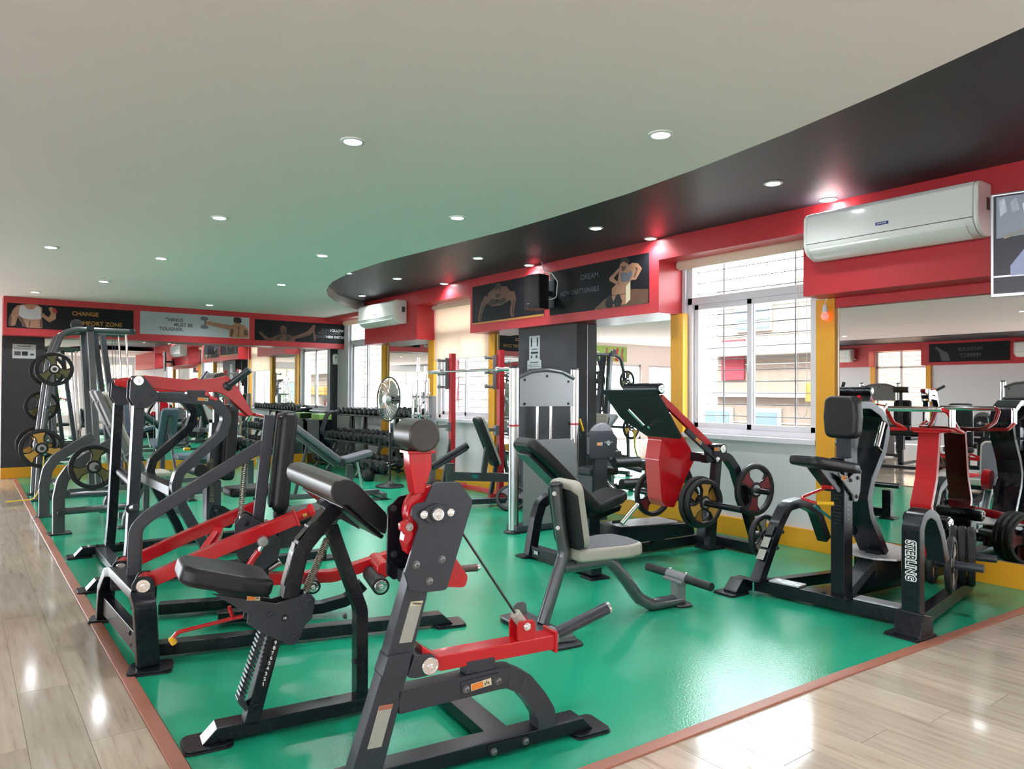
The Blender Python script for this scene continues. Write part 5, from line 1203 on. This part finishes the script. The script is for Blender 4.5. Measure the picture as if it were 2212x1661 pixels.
# ---------------------------------------------------------------- benches in the background
def incline_bench(name, label, loc, rz, back, face='grey_vinyl', pl=.78, tube='grey_tube'):
    t = thing(name, label, 'bench', loc, rz)
    obj('base_tube', beam((-.55, 0, .07), (.62, 0, .07), .07, .06), tube, t)
    for x, w in ((-.55, .28), (.62, .22)):
        obj('foot_bar', beam((x, -w, .045), (x, w, .045), .06, .06), tube, t)
        for s in (-1, 1): foot_plate(t, x-.05, x+.05, s*w-.04, s*w+.04, .014, .02)
    obj('seat_post', beam((.25, 0, .08), (.25, 0, .42), .06, .08), tube, t)
    a = math.radians(back)
    obj('back_pad', xf(pad(rnd([(0, -.13), (-pl, -.12), (-pl, .12), (0, .13)], .05, 4, True), -.035, .035, 'z', .022, 4), Matrix.Translation((.12, 0, .47)) @ Matrix.Rotation(a, 4, 'Y')), face, t)
    obj('back_rail', xf(span((-pl*.85, -.03, -.09), (.0, .03, -.036), .005), Matrix.Translation((.12, 0, .47)) @ Matrix.Rotation(a, 4, 'Y')), tube, t)
    obj('seat', xf(pad(rnd([(0, -.14), (.36, -.11), (.36, .11), (0, .14)], .05, 4, True), -.035, .035, 'z', .022, 4), Matrix.Translation((.16, 0, .47)) @ Matrix.Rotation(math.radians(-14), 4, 'Y')), face, t)
    obj('adjust_strut', cyl((-.40, 0, .09), (.12-pl*.6*math.cos(a), 0, .42+pl*.6*math.sin(a)), .020), 'gunmetal', t)
    obj('hinge', cyl((.13, -.07, .44), (.13, .07, .44), .04), 'gunmetal', t)
    obj('gas_strut', cyl((.42, .05, .14), (.36, .05, .44), .014), 'chrome', t)
    return t
incline_bench('incline_bench', 'grey incline bench in front of the dumbbell rack', (3.55, 8.35, 0), -8, 38, 'grey_vinyl')
incline_bench('flat_bench', 'long grey flat bench between the red lever machine and the dumbbells', (2.75, 9.55, 0), 4, 3, 'blue_vinyl')
incline_bench('upright_bench', 'blue grey upright bench standing before the far mirrors', (2.45, 11.6, 0), 95, 68, 'blue_vinyl', .62)

def preacher_bench():
    t = thing('preacher_bench', 'grey preacher bench with a black sloping pad beside the weight tower', 'bench', (4.80, 6.93, 0), -20)
    obj('base_tube', beam((-.50, 0, .06), (.50, 0, .06), .08, .06), 'gunmetal', t)
    for x in (-.50, .50):
        obj('foot_bar', beam((x, -.26, .045), (x, .26, .045), .07, .06), 'gunmetal', t)
        for s in (-1, 1): foot_plate(t, x-.05, x+.05, s*.26-.04, s*.26+.04, .014, .02)
    obj('front_post', beam((-.38, 0, .08), (-.38, 0, .50), .06, .09), 'grey_tube', t)
    obj('side_tube', beam((-.40, 0, .36), (.45, 0, .31), .06, .10), 'grey_tube', t)
    label_plate(t, (-.10, -.031, .345), (1, 0, -.07), (0, 0, 1), .08, .04, 'teal', 'maker_label', None)
    obj('arm_roll', cyl((-.60, -.02, .46), (-.18, .0, .70), .042, 20), 'leather', t)
    obj('arm_shell', beam((-.58, -.02, .445), (-.20, 0, .66), .12, .03), 'gunmetal', t)
    obj('pad', xf(pad(rnd([(-.13, -.30), (.13, -.30), (.13, .30), (-.13, .30)], .06, 4, True), -.04, .04, 'x', .025, 4), Matrix.Translation((.04, 0, .74)) @ Matrix.Rotation(math.radians(-22), 4, 'Y')), 'leather', t)
    obj('pad_edge', xf(pad(rnd([(-.132, -.302), (.132, -.302), (.132, .302), (-.132, .302)], .06, 4, True), .02, .05, 'x', .012, 4), Matrix.Translation((.04, 0, .74)) @ Matrix.Rotation(math.radians(-22), 4, 'Y')), 'tan', t)
    obj('pad_post', beam((.0, 0, .30), (.06, 0, .72), .06, .06), 'grey_tube', t)
preacher_bench()
weight_plate('rubber plate leaning flat beside the preacher bench', (4.93, 6.55, .13), (-.5, -.55, .75), .36, .035, 'plastic_black', 10, 'loose plates')

# black rubber mat scrap on the floor behind the curl machine
o = tag(obj('floor_pad', prism([(0, 0), (.34, -.05), (.16, .22)], 0, .006, 'z', .001), 'rubber'), 'small black rubber pad lying on the green floor', 'mat'); o.location = (3.86, 8.05, .0)


# ================================================================ FIXTURES ON THE WALLS
def air_conditioner(label, yc, w, logo='BLUE STAR'):
    t = thing('air_conditioner', label, 'air conditioner', (XS, yc, 2.50))
    prof = [(-.002, .18), (-.16, .18), (-.20, .168), (-.222, .14), (-.225, -.06), (-.212, -.10), (-.17, -.145), (-.09, -.178), (-.002, -.17)]
    obj('body', prism(prof, -w/2+.03, w/2-.03, 'y', .006, 3), 'plastic_white', t)
    for s in (-1, 1): obj('side_cap', prism([(x*.995, z*.992) for x, z in prof], s*(w/2-.03), s*w/2, 'y', .014, 3), 'plastic_white', t)
    obj('louvre', prism([(-.214, -.098), (-.208, -.108), (-.172, -.147), (-.10, -.176), (-.098, -.182), (-.178, -.154), (-.216, -.112)], -w/2+.07, w/2-.05, 'y', .002), 'plastic_white', t)
    obj('slot', prism([(-.2255, -.066), (-.2255, -.061), (-.222, -.061), (-.222, -.066)], -w/2+.03, w/2-.03, 'y', 0), 'grey_print', t)
    b = obj('badge', span((-.2275, -.045, -.012), (-.2245, .045, .010), .001), mat('blue badge', (.01, .03, .16), .3), t)
    text('lettering', logo, .013, 'white_print', b, (-.2285, 0, -.001), (0, -1, 0), (0, 0, 1))
    label_plate(t, (-.06, -w/2-.0005, .04), (1, 0, 0), (0, 0, 1), .05, .08, 'grey_print', 'rating_label', None)
    obj('pipe', cyl((-.03, w/2-.01, -.10), (-.03, w/2+.06, -.10), .02), 'plastic_white', t)
    return t
air_conditioner('large white split air conditioner beside the television', 2.555, 1.21)
air_conditioner('small looking white split air conditioner over the dumbbell mirror', 10.40, 1.23)

def television():
    t = thing('television', 'wall television showing a gym camera picture at the right edge', 'television', (5.02, 1.825, 2.205), -77)
    # local x runs along the screen away from its left edge, -y is the viewing side
    w, h = 1.08, .625
    obj('bezel', join(span((0, -.02, h/2-.014), (w, .02, h/2), .003), span((0, -.02, -h/2), (w, .02, -h/2+.022), .003), span((0, -.02, -h/2), (.016, .02, h/2), .003), span((w-.016, -.02, -h/2), (w, .02, h/2), .003)), 'steel', t)
    obj('back_shell', span((.01, -.008, -h/2+.01), (w-.01, .045, h/2-.01), .01), 'plastic_black', t)
    def em(n, c, s): return mat(n, tuple(v*.3 for v in c), .3, emit=c, estr=s*.42)
    sc = obj('screen', span((.016, -.016, -h/2+.022), (w-.016, -.006, h/2-.014), 0), em('lit dark screen', (.03, .03, .04), .5), t)
    f = -.0175
    pic = lambda name, pts, m: obj(name, prism(pts, f, f+.0008, 'y', 0), m, sc)
    cw, cg, cb, cy = em('screen white', (.8, .85, .9), .9), em('screen grey', (.22, .25, .30), .6), em('screen blue grey', (.25, .28, .42), .7), em('screen yellow', (.85, .75, .05), .9)
    pic('screen_floor', [(.03, .29), (w-.03, .29), (w-.03, .10), (.03, .04)], cg)
    for k in range(9): x = .04+.06*k; pic('screen_machine', [(x, .27-.02*(k % 3)), (x+.03, .28), (x+.045, .20), (x+.01, .17+.02*(k % 2))], cw)
    pic('screen_mat', [(.06, .06), (.20, .10), (.21, .075), (.07, .035)], em('screen tan', (.4, .33, .15), .6))
    pic('screen_glare', [(.10, -.13), (.18, -.02), (.30, .01), (.36, -.10), (.34, -.19), (.10, -.19)], cb)
    pic('screen_ring', [(x, z) for x, z in circ(.22, .075, .03, 16)], cy)
    pic('screen_frame', [(.016, -.185), (w-.016, -.185), (w-.016, -.195), (.016, -.195)], cw)
    obj('wall_bracket', join(beam((w*.5, .04, 0), (w*.42, .26, 0), .12, .05), span((w*.30, .22, -.12), (w*.55, .25, .12), .004)), 'plastic_black', t)
television()

def speaker():
    t = thing('wall_speaker', 'black loudspeaker mounted between the two posters', 'speaker', (XS, 6.40, 2.42))
    obj('cabinet', prism(rnd([(-.30, -.13), (-.34, 0), (-.30, .13), (-.13, .10), (-.13, -.10)], .015, 3, True), -.19, .19, 'z', .008), 'plastic_black', t)
    obj('grille', prism(rnd([(-.305, -.128), (-.347, 0), (-.305, .128), (-.295, .12), (-.33, 0), (-.295, -.12)], .006, 2, True), -.18, .18, 'z', .003), 'rubber', t)
    obj('badge', span((-.349, -.018, -.14), (-.343, .018, -.13), .001), 'silver', t)
    obj('bracket', join(span((-.14, -.02, -.03), (-.01, .02, .03), .004), span((-.014, -.05, -.16), (-.0, .05, .16), .003)), 'gunmetal', t)
    obj('cable', pipe([(-.12, -.08, -.08), (-.06, -.14, -.06), (-.04, -.14, .12), (-.10, -.10, .22), (-.10, .02, .25), (-.12, .05, .36)], .006, .04), 'plastic_white', t)
speaker()

# ---- posters: flat prints framed only by the paint around them
def poster(label, origin, right, w, h, base, normal):
    "origin is the lower left corner; returns the print and a function that lays flat printed shapes on it"
    R, U, N = V(right), V(0, 0, 1), V(normal)
    def lay(pts, t0, t1):
        bm = bmesh.new(); O = V(origin)
        A = ring(bm, [O+R*x+U*y+N*t0 for x, y in pts]); B = ring(bm, [O+R*x+U*y+N*t1 for x, y in pts])
        skin(bm, [A, B]); return bm
    p = tag(obj('poster', lay(rect(0, 0, w, h), -.001, .004), base), label, 'poster', 'fitness posters on the red soffits')
    n = [0]
    def shape(name, pts, m, rd=.02, k=0):
        n[0] += 1; t = .0042+.0002*k
        return obj(name, lay(rnd(pts, rd, 3, True), .004, t+.0006), m, p)
    def words(body, x, y, size, m, align='CENTER', bold=.002, sx=1.0):
        q = V(origin)+R*x+U*y+N*.0052
        return text('lettering', body, size, m, p, q, R, U, .0004, align, bold, sx)
    return shape, words
RX = (1, 0, 0); NB = (0, -1, 0)
# far wall, left to right
sh, wd = poster('black poster of a woman in a white top with a red dumbbell', (.546, YS, 2.20), RX, 1.64, .355, 'poster_black', NB)
sh('printed_arm', [(.02, .02), (.10, .03), (.13, .16), (.20, .30), (.13, .335), (.07, .26), (.02, .10)], 'skin', .03)
sh('printed_torso', [(.12, .20), (.14, .33), (.24, .352), (.36, .352), (.43, .31), (.42, .16), (.44, .01), (.24, .01), (.16, .10)], 'skin', .03, 1)
sh('printed_top', [(.14, .16), (.15, .31), (.20, .34), (.24, .28), (.32, .28), (.37, .34), (.41, .30), (.42, .15), (.28, .13)], 'cloth_white', .03, 2)
sh('printed_forearm', [(.40, .20), (.43, .24), (.51, .17), (.54, .24), (.50, .31), (.54, .335), (.60, .29), (.60, .16), (.52, .10)], 'skin', .02, 2)
sh('printed_dumbbell', [(.55, .30), (.60, .31), (.62, .25), (.57, .24)], 'red_paint', .01, 3)
sh('printed_shadow', [(.40, .02), (.44, .02), (.43, .14), (.40, .13)], 'skin_dark', .01, 3); sh('printed_shadow', [(.13, .20), (.16, .12), (.19, .02), (.24, .02), (.19, .14)], 'skin_dark', .01, 3)
sh('printed_fold', [(.26, .02), (.275, .02), (.285, .10), (.27, .11)], 'skin_dark', .004, 3); sh('printed_shade', [(.02, .02), (.05, .03), (.06, .14), (.04, .20), (.02, .12)], 'skin_dark', .01, 2)
wd('CHANGE', .98, .255, .085, 'gold_print', 'CENTER', .002)
wd('COMFORT ZONE', 1.15, .115, .085, 'gold_print', 'CENTER', .002, 1.0)
sh, wd = poster('silver poster of a man holding a dumbbell at arm length', (2.279, YS, 2.20), RX, 1.70, .36, 'poster_silver', NB)
wd('WHEN', .28, .245, .075, 'poster_silver'); wd('THINGS', .50, .245, .075, 'grey_print'); wd('ARE', .74, .245, .075, 'poster_silver')
wd('TOUGH YOU', .28, .17, .075, 'poster_silver'); wd('MUST BE', .64, .17, .075, 'grey_print'); wd('TOUGHER.', .46, .095, .075, 'grey_print')
sh('printed_arm', [(.96, .22), (1.0, .265), (1.20, .235), (1.38, .22), (1.42, .17), (1.36, .13), (1.15, .175), (1.0, .20)], 'skin', .02, 1)
sh('printed_back', [(1.36, .01), (1.37, .15), (1.40, .22), (1.50, .25), (1.60, .235), (1.68, .16), (1.69, .05), (1.66, .01)], 'skin', .03, 2)
sh('printed_head', [(1.45, .22), (1.435, .29), (1.46, .345), (1.53, .345), (1.56, .29), (1.54, .22)], 'skin', .03, 1)
sh('printed_hair', [(1.43, .28), (1.44, .35), (1.50, .358), (1.56, .345), (1.57, .27), (1.53, .25), (1.46, .26)], 'hair', .02, 3)
sh('printed_spine', [(1.51, .02), (1.525, .02), (1.53, .20), (1.515, .21)], 'skin_dark', .004, 4); sh('printed_shade', [(1.38, .02), (1.42, .02), (1.44, .12), (1.41, .17), (1.385, .12)], 'skin_dark', .01, 4); sh('printed_shade', [(1.60, .06), (1.67, .04), (1.67, .13), (1.62, .17)], 'skin_dark', .02, 4)
for y0 in (.27, .13): sh('printed_weight', [(.92, y0), (.90, y0+.035), (.93, y0+.065), (1.0, y0+.06), (1.04, y0+.03), (1.0, y0)], 'grey_vinyl', .015, 3)
sh('printed_grip', [(.965, .17), (.985, .17), (.99, .29), (.965, .29)], 'grey_vinyl', .004, 2)
sh, wd = poster('black poster of a muscular man with both arms stretched out', (4.073, YS, 2.185), RX, 1.71, .36, 'poster_black', NB)
sh('printed_torso', [(.26, .0), (.34, .08), (.44, .12), (.52, .11), (.62, .12), (.70, .06), (.72, .0)], 'skin_dark', .03, 1)
sh('printed_head', [(.47, .11), (.44, .20), (.455, .27), (.51, .285), (.555, .24), (.55, .14), (.52, .10)], 'skin_dark', .03, 2)
sh('printed_arm', [(.66, .09), (.80, .14), (.94, .20), (1.02, .29), (1.07, .30), (1.05, .20), (.98, .13), (.84, .08), (.70, .05)], 'skin_dark', .02, 2)
sh('printed_arm', [(.34, .07), (.24, .04), (.16, .10), (.10, .16), (.06, .14), (.12, .07), (.20, .0), (.34, .02)], 'skin_dark', .02, 2)
sh('printed_chain', [(1.02, .30), (1.06, .33), (1.09, .31), (1.07, .22), (1.10, .10), (1.09, .02), (1.06, .04), (1.05, .16)], 'skin_dark', .01, 1)
sh('printed_shade', [(.36, .01), (.44, .02), (.49, .10), (.46, .11), (.38, .07)], 'hair', .01, 3); sh('printed_shade', [(.54, .01), (.62, .01), (.64, .08), (.56, .10)], 'hair', .01, 3); sh('printed_face', [(.47, .14), (.48, .12), (.53, .13), (.54, .20), (.50, .17)], 'hair', .01, 3); sh('printed_shade', [(.74, .07), (.86, .10), (.98, .16), (.96, .13), (.84, .085)], 'hair', .01, 3)
wd("DON'T", 1.30, .235, .065, 'grey_print'); wd('FOLLOW', 1.50, .235, .065, 'white_print'); wd('YOUR DREAMS', 1.36, .178, .065, 'grey_print'); wd('CHASE', 1.20, .115, .065, 'grey_print'); wd('THEM INSTEAD.', 1.49, .115, .065, 'white_print')
# soffit posters on the window wall, reading towards smaller y
RY = (0, -1, 0); NX = (-1, 0, 0)
sh, wd = poster('dark poster of a man doing push ups, left of the speaker', (XS, 8.022, 2.185), RY, 1.48, .495, 'poster_black', NX)
sh('printed_chest', [(.30, .26), (.36, .38), (.50, .43), (.62, .44), (.76, .42), (.86, .32), (.80, .24), (.64, .20), (.46, .20)], 'skin_dark', .05, 1)
sh('printed_arm', [(.30, .36), (.20, .26), (.14, .10), (.13, .03), (.20, .03), (.22, .12), (.30, .22), (.38, .30)], 'skin_dark', .03, 2)
sh('printed_arm', [(.80, .36), (.92, .34), (.95, .24), (.90, .10), (.92, .04), (.84, .04), (.83, .12), (.86, .22), (.80, .26)], 'skin_dark', .03, 2)
sh('printed_head', [(.52, .28), (.50, .38), (.53, .45), (.61, .45), (.64, .38), (.62, .28), (.57, .25)], 'skin_dark', .03, 3)
sh('printed_hair', [(.50, .39), (.52, .47), (.58, .485), (.63, .47), (.64, .39), (.57, .42)], 'hair', .02, 4)
sh('printed_shade', [(.34, .24), (.46, .215), (.56, .23), (.66, .215), (.78, .25), (.70, .29), (.57, .27), (.44, .30)], 'hair', .02, 3); sh('printed_shade', [(.15, .04), (.19, .04), (.21, .13), (.28, .22), (.25, .23), (.18, .14)], 'hair', .01, 3); sh('printed_shade', [(.88, .05), (.91, .05), (.89, .11), (.93, .24), (.90, .24), (.86, .12)], 'hair', .01, 3); sh('printed_face', [(.53, .36), (.56, .345), (.60, .345), (.62, .36), (.60, .31), (.57, .29), (.54, .31)], 'hair', .008, 4)
sh('printed_floor', [(.0, .0), (1.48, .0), (1.48, .025), (.0, .02)], 'gold_print', 0, 1)
sh, wd = poster('dark poster of a woman training on a wooden box, right of the speaker', (XS, 6.441, 2.18), RY, 1.51, .495, 'poster_black', NX)
wd('DREAM.', .67, .365, .085, 'grey_print', 'CENTER', .001); wd('HOW UNATTAINABLE', .50, .22, .075, 'grey_print', 'CENTER', .002, .82)
sh('printed_floor', [(.72, .0), (1.50, .0), (1.50, .14), (1.20, .17), (.90, .10)], 'skin_dark', .01, 1)
sh('printed_box', [(1.0, .02), (1.0, .20), (1.06, .235), (1.26, .245), (1.26, .06), (1.20, .02)], 'skin', .01, 2)
sh('printed_box_side', [(1.20, .02), (1.20, .20), (1.26, .245), (1.26, .06)], 'label_cream', .004, 3)
sh('printed_body', [(1.08, .24), (1.10, .34), (1.12, .40), (1.30, .42), (1.36, .36), (1.30, .26), (1.22, .23)], 'skin', .03, 3)
sh('printed_arm', [(.96, .31), (1.04, .36), (1.14, .42), (1.12, .37), (1.02, .30), (1.10, .25), (1.07, .23), (.97, .28)], 'skin', .015, 4)
sh('printed_arm', [(1.26, .43), (1.36, .41), (1.42, .35), (1.34, .25), (1.28, .25), (1.36, .34), (1.30, .38)], 'skin', .015, 4)
sh('printed_top', [(1.13, .25), (1.12, .34), (1.16, .36), (1.22, .33), (1.28, .36), (1.29, .30), (1.24, .24)], 'grey_vinyl', .02, 5)
sh('printed_head', [(1.13, .34), (1.11, .41), (1.14, .475), (1.21, .475), (1.23, .41), (1.20, .34)], 'skin', .03, 6)
sh('printed_hair', [(1.11, .43), (1.13, .485), (1.20, .488), (1.25, .46), (1.23, .42), (1.17, .455)], 'hair', .015, 7)
sh('printed_shade', [(1.03, .31), (1.10, .345), (1.12, .37), (1.06, .33)], 'skin_dark', .006, 5); sh('printed_face', [(1.13, .42), (1.16, .405), (1.20, .405), (1.21, .42), (1.19, .37), (1.16, .355), (1.14, .37)], 'skin_dark', .008, 7); sh('printed_shade', [(1.32, .38), (1.37, .36), (1.33, .28), (1.30, .27), (1.34, .34)], 'skin_dark', .006, 5); sh('printed_plank', [(1.0, .12), (1.20, .12), (1.20, .128), (1.0, .128)], 'skin_dark', 0, 3)
for x in (.93, 1.05): sh('printed_kettlebell', [(x, .0), (x-.03, .05), (x, .10), (x+.02, .13), (x+.06, .13), (x+.08, .09), (x+.10, .05), (x+.07, .0)], 'ink', .02, 6)

# ---- notices
def notice(label, c, right, w, h, marks):
    R = V(right); U = V(0, 0, 1); N = R.cross(U)
    def q(x0, x1, y0, y1, t, u=0):
        bm = bmesh.new(); o_ = V(c); A = [o_+R*x+U*y+N*t for x, y in ((x0, y0), (x1, y0), (x1, y1), (x0, y1))]; B = [v-N*.0015 for v in A]
        skin(bm, [ring(bm, B), ring(bm, A)]); return bm
    s = tag(obj('paper_notice', q(-w/2, w/2, -h/2, h/2, .002), 'paper'), label, 'notice')
    for k, (x0, x1, y0, y1, m) in enumerate(marks): obj('print', q(x0*w, x1*w, y0*h, y1*h, .0028), m, s)
    return s
pics = [(-.42, -.15, -.30, .0, 'grey_print'), (-.10, .16, -.30, .0, 'ink'), (.26, .42, -.28, -.14, 'grey_print'), (-.42, .42, .10, .13, 'grey_print'), (-.42, .30, .20, .23, 'grey_print'), (-.30, .30, .34, .40, 'grey_print')]
notice('white notice with two small pictures on the charcoal panel', (.776, YL-.012, 1.875), (1, 0, 0), .29, .21, pics)
notice('lower notice with two small pictures on the charcoal column', (5.548, 6.93, 1.59), (0, -1, 0), .27, .205, pics)
n2 = notice('upper distancing notice with two figures on the charcoal column', (5.547, 6.925, 1.835), (0, -1, 0), .205, .30, [(-.28, .28, -.06, -.02, 'grey_print'), (-.34, .34, -.22, -.14, 'ink'), (-.34, -.2, -.40, -.28, 'grey_print'), (.1, .3, -.40, -.28, 'grey_print'), (-.12, .12, .26, .275, 'grey_print')])
for s in (-1, 1):
    c = V(5.5445, 6.925-s*.058, 1.91)
    obj('printed_figure', prism([(c.y+y, c.z+z) for y, z in ((-.010, -.055), (.010, -.055), (.016, .02), (.010, .035), (.010, .055), (-.010, .055), (-.010, .035), (-.016, .02))], 5.5440, 5.5448, 'x', 0), 'ink', n2)
# ---- soap dispenser and hanging straps in the far corner
d = thing('soap_dispenser', 'white dispenser on the charcoal panel in the far corner', 'dispenser', (5.66, YL-.012, 1.91))
obj('shell', prism(rnd([(-.045, -.10), (.045, -.10), (.052, .06), (.040, .10), (-.040, .10), (-.052, .06)], .02, 4, True), -.06, 0, 'y', .012, 3), 'plastic_white', d); obj('sensor', lathe((.0, -.061, .03), (0, -1, 0), [(0, .014), (.004, .012)], 14), 'grey_print', d)
d = thing('hanging_straps', 'black straps hanging from a hook in the far corner', 'straps', (5.78, YL-.03, 1.90))
obj('hook', pipe([(0, .02, .04), (0, -.03, .04), (0, -.04, .0)], .006, .01), 'steel', d)
for k, x in enumerate((-.015, .015)): obj('strap', pipe([(x, -.035, .02), (x*1.4, -.035, -.45), (x*1.2-.01, -.035, -.80)], .009, .1, 6), 'rubber', d)
obj('handle_loop', pipe([(0, -.035, -.80), (-.10, -.035, -.96), (.0, -.035, -1.02), (.09, -.035, -.95)], .010, .03, 8, True), 'plastic_black', d)
# ---- red bulb on the pilaster
d = thing('red_bulb', 'small lit red bulb hanging on the yellow pilaster', 'bulb', (5.625, 3.25, 1.93))
obj('holder', lathe((0, 0, .03), (0, 0, 1), [(0, .016), (.005, .022), (.05, .020), (.07, .010)], 16), 'plastic_white', d)
obj('glass', lathe((0, 0, .035), (0, 0, -1), [(0, .014), (.012, .024), (.03, .031), (.05, .026), (.062, .010)], 18), 'bulb_red', d)
obj('wire', pipe([(0, 0, .10), (.01, 0, .135), (.02, -.02, .145), (.02, .25, .15)], .003, .02, 6), 'plastic_white', d)

# ================================================================ OUTSIDE THE WINDOWS
def neighbour_house(name, label, x, y0, y1, m, zt=6.5):
    t = thing(name, label, 'building', (x, y0, -3.5))
    W_ = y1-y0
    obj('wall', span((0, 0, 0), (.4, W_, zt+3.5), 0), m, t)
    return t
b = neighbour_house('neighbour_house', 'cream house with a red framed door outside the large window', 9.2, 1.0, 7.05, 'facade', 2.9)
obj('ledge', span((-.25, 0, 5.35), (0, 6.05, 5.55), .01), 'facade_white', b)
obj('ledge', span((-.12, 0, 4.75), (0, 6.05, 4.83), .01), 'facade_white', b)
obj('red_pilaster', span((-.10, 3.95, 5.55), (0, 4.25, 6.4), .01), 'facade_red', b)
obj('red_panel', span((-.04, 5.55, 5.0), (0, 5.95, 5.6), .01), 'facade_red', b)
dr = obj('door', join(span((-.06, 3.25, 2.6), (-.0, 3.31, 4.55), .005), span((-.06, 4.05, 2.6), (0, 4.11, 4.55), .005), span((-.06, 3.25, 4.49), (0, 4.11, 4.55), .005)), 'facade_red', b)
obj('door_leaf', span((-.03, 3.33, 2.6), (-.01, 4.03, 4.47), .01), 'facade_white', dr)
obj('yellow_hood', span((-.5, 2.9, 4.70), (0, 4.30, 4.95), .01), 'facade_yellow', b)
for y in (4.95, 5.75):
    w_ = obj('window', span((-.04, y, 3.4), (0, y+.55, 4.6), .01), 'facade_white', b); obj('pane', span((-.05, y+.06, 3.46), (-.035, y+.49, 4.54), 0), 'glass_dark', w_)
wn = obj('window', span((-.05, 5.1, 5.7), (0, 5.7, 6.35), .01), 'facade_white', b)
for k in range(5): obj('slat', span((-.08, 5.12, 5.74+k*.12), (-.05, 5.68, 5.77+k*.12), 0), 'glass_dark', wn)
for k in range(14): obj('course_line', span((-.012, 0, .6+k*.42), (0, 6.05, .615+k*.42), 0), 'facade_white', b)
b2 = neighbour_house('far_neighbour_house', 'pale pink house with red strips outside the far windows', 10.2, 8.6, 22.0, 'facade', 4.4)
for k, y in enumerate((1.2, 4.4, 7.2, 10.0)):
    obj('red_strip', span((-.05, y, 4.6), (0, y+.22, 7.0), .01), 'facade_red', b2)
for k in range(16): obj('course_line', span((-.015, 0, .6+k*.42), (0, 13.4, .62+k*.42), 0), 'facade_white', b2)
st = neighbour_house('sky_blocker', 'plain grey block added behind the rear windows to hold back the sky', 0, 0, 1, 'street')
for ch in list(st.children): bpy.data.objects.remove(ch)
st.location = (-1.5, -13, -3.5)  # block added outside to cut sky glare through the rear windows
obj('wall', span((-9, -.4, 0), (9, 0, 7.2), 0), 'street', st)
for k in range(6):
    w_ = obj('window', span((-8+k*2.8, -.02, 4.4), (-6.6+k*2.8, .04, 6.0), .01), 'facade_white', st); obj('pane', span((-7.92+k*2.8, .03, 4.48), (-6.68+k*2.8, .05, 5.92), 0), 'glass_dark', w_)
def garden():
    g = obj('ground', span((-40, -40, -3.6), (40, 40, -3.5), 0), 'facade_white'); g['kind'] = 'structure'; g['label'] = 'pale ground outside far below'
garden()
def shrub(label, x, y, z, r, h):
    t = thing('garden_shrub', label, 'shrub', (x, y, z), 0, 'greenery outside the rear windows')
    bm = bmesh.new()
    for k in range(420):
        a, e, q = random.uniform(0, 2*PI), random.uniform(0, 1), random.random()**.5
        p = V(math.cos(a)*r*q, math.sin(a)*r*q*.7, e*h); d = V(random.uniform(-1, 1), random.uniform(-1, 1), random.uniform(-.2, 1)).normalized(); d, s, u = basis(d)
        L = random.uniform(.10, .22); vs = [bm.verts.new(c) for c in (p, p+d*L*.5+s*L*.22, p+d*L, p+d*L*.5-s*L*.22)]; bm.faces.new(vs)
    f = obj('foliage', bm, 'leaf', t); f['kind'] = 'stuff'
    obj('stem', cyl((0, 0, -.5), (0, 0, h*.6), .03), 'hair', t)
for k, (x, y) in enumerate(((1.2, -8.3), (3.0, -8.6), (4.8, -8.2), (-1.2, -8.4), (-4, -8.5))): shrub('leafy green shrub outside the rear windows, number %s from the window wall' % ['three', 'two', 'one', 'four', 'five'][k], x, y, 0, .8, 1.5)

# ================================================================ ACROSS THE AISLE (seen in the mirrors)
def hall_copy(name, label, loc, rz):
    src = bpy.data.objects[name]; c = dup(src, loc, (0, 0, math.radians(rz)), label); c['group'] = 'machines across the aisle'; return c
hall_copy('overhead_lever_machine', 'machine with a red overhead lever across the aisle, seen in the large mirror', (-1.3, 6.9, 0), 172)
hall_copy('weight_tower_machine', 'weight tower machine across the aisle, seen in the large mirror', (-2.9, 4.3, 0), 90)
hall_copy('lever_press_machine', 'red levered press across the aisle, seen in the large mirror', (-1.0, 4.6, 0), 185)
hall_copy('cable_tower', 'cable tower across the aisle, seen in the large mirror', (-1.6, 9.1, 0), 180)
hall_copy('upright_bench', 'blue upright bench across the aisle, seen in the large mirror', (-2.9, 2.6, 0), 200)
hall_copy('weight_tower_machine', 'second weight tower machine across the aisle, deeper in the mirror', (-4.2, 7.4, 0), 80)
hall_copy('leg_press', 'leg press across the aisle, deeper in the mirror', (-3.4, 10.6, 0), 175)
ac = hall_copy('air_conditioner', 'white air conditioner across the hall, seen in the large mirror', (XO+.35, 11.1, 2.36), 180); ac['group'] = 'air conditioners'
ac = hall_copy('air_conditioner', 'second white air conditioner across the hall, at the mirror edge', (XO+.35, 6.0, 2.36), 180); ac['group'] = 'air conditioners'
sh, wd = poster('black poster across the hall, seen reversed in the large mirror', (XO+.35, 6.75, 2.12), (0, 1, 0), 1.8, .46, 'poster_black', (1, 0, 0))
wd('PRODUCE', .85, .30, .12, 'grey_print'); wd('PERFECT', .85, .15, .12, 'grey_print')
sh('printed_figure', [(1.30, .03), (1.36, .22), (1.50, .30), (1.62, .40), (1.66, .36), (1.55, .24), (1.50, .03)], 'grey_print', .02, 2)

sh, wd = poster('green poster with dancers at the end of the hall, seen in the tall mirror', (-3.4, 14.394, 2.16), (1, 0, 0), 2.3, .42, 'lime', (0, -1, 0))
wd('SUPER FITNESS', 1.55, .21, .15, 'white_print')
for k in range(4): sh('printed_dancer', [(.10+.20*k, .02), (.16+.20*k, .20), (.12+.20*k, .36), (.20+.20*k, .38), (.24+.20*k, .22), (.26+.20*k, .02)], ('skin', 'red_paint', 'yellow', 'skin')[k], .02, k)
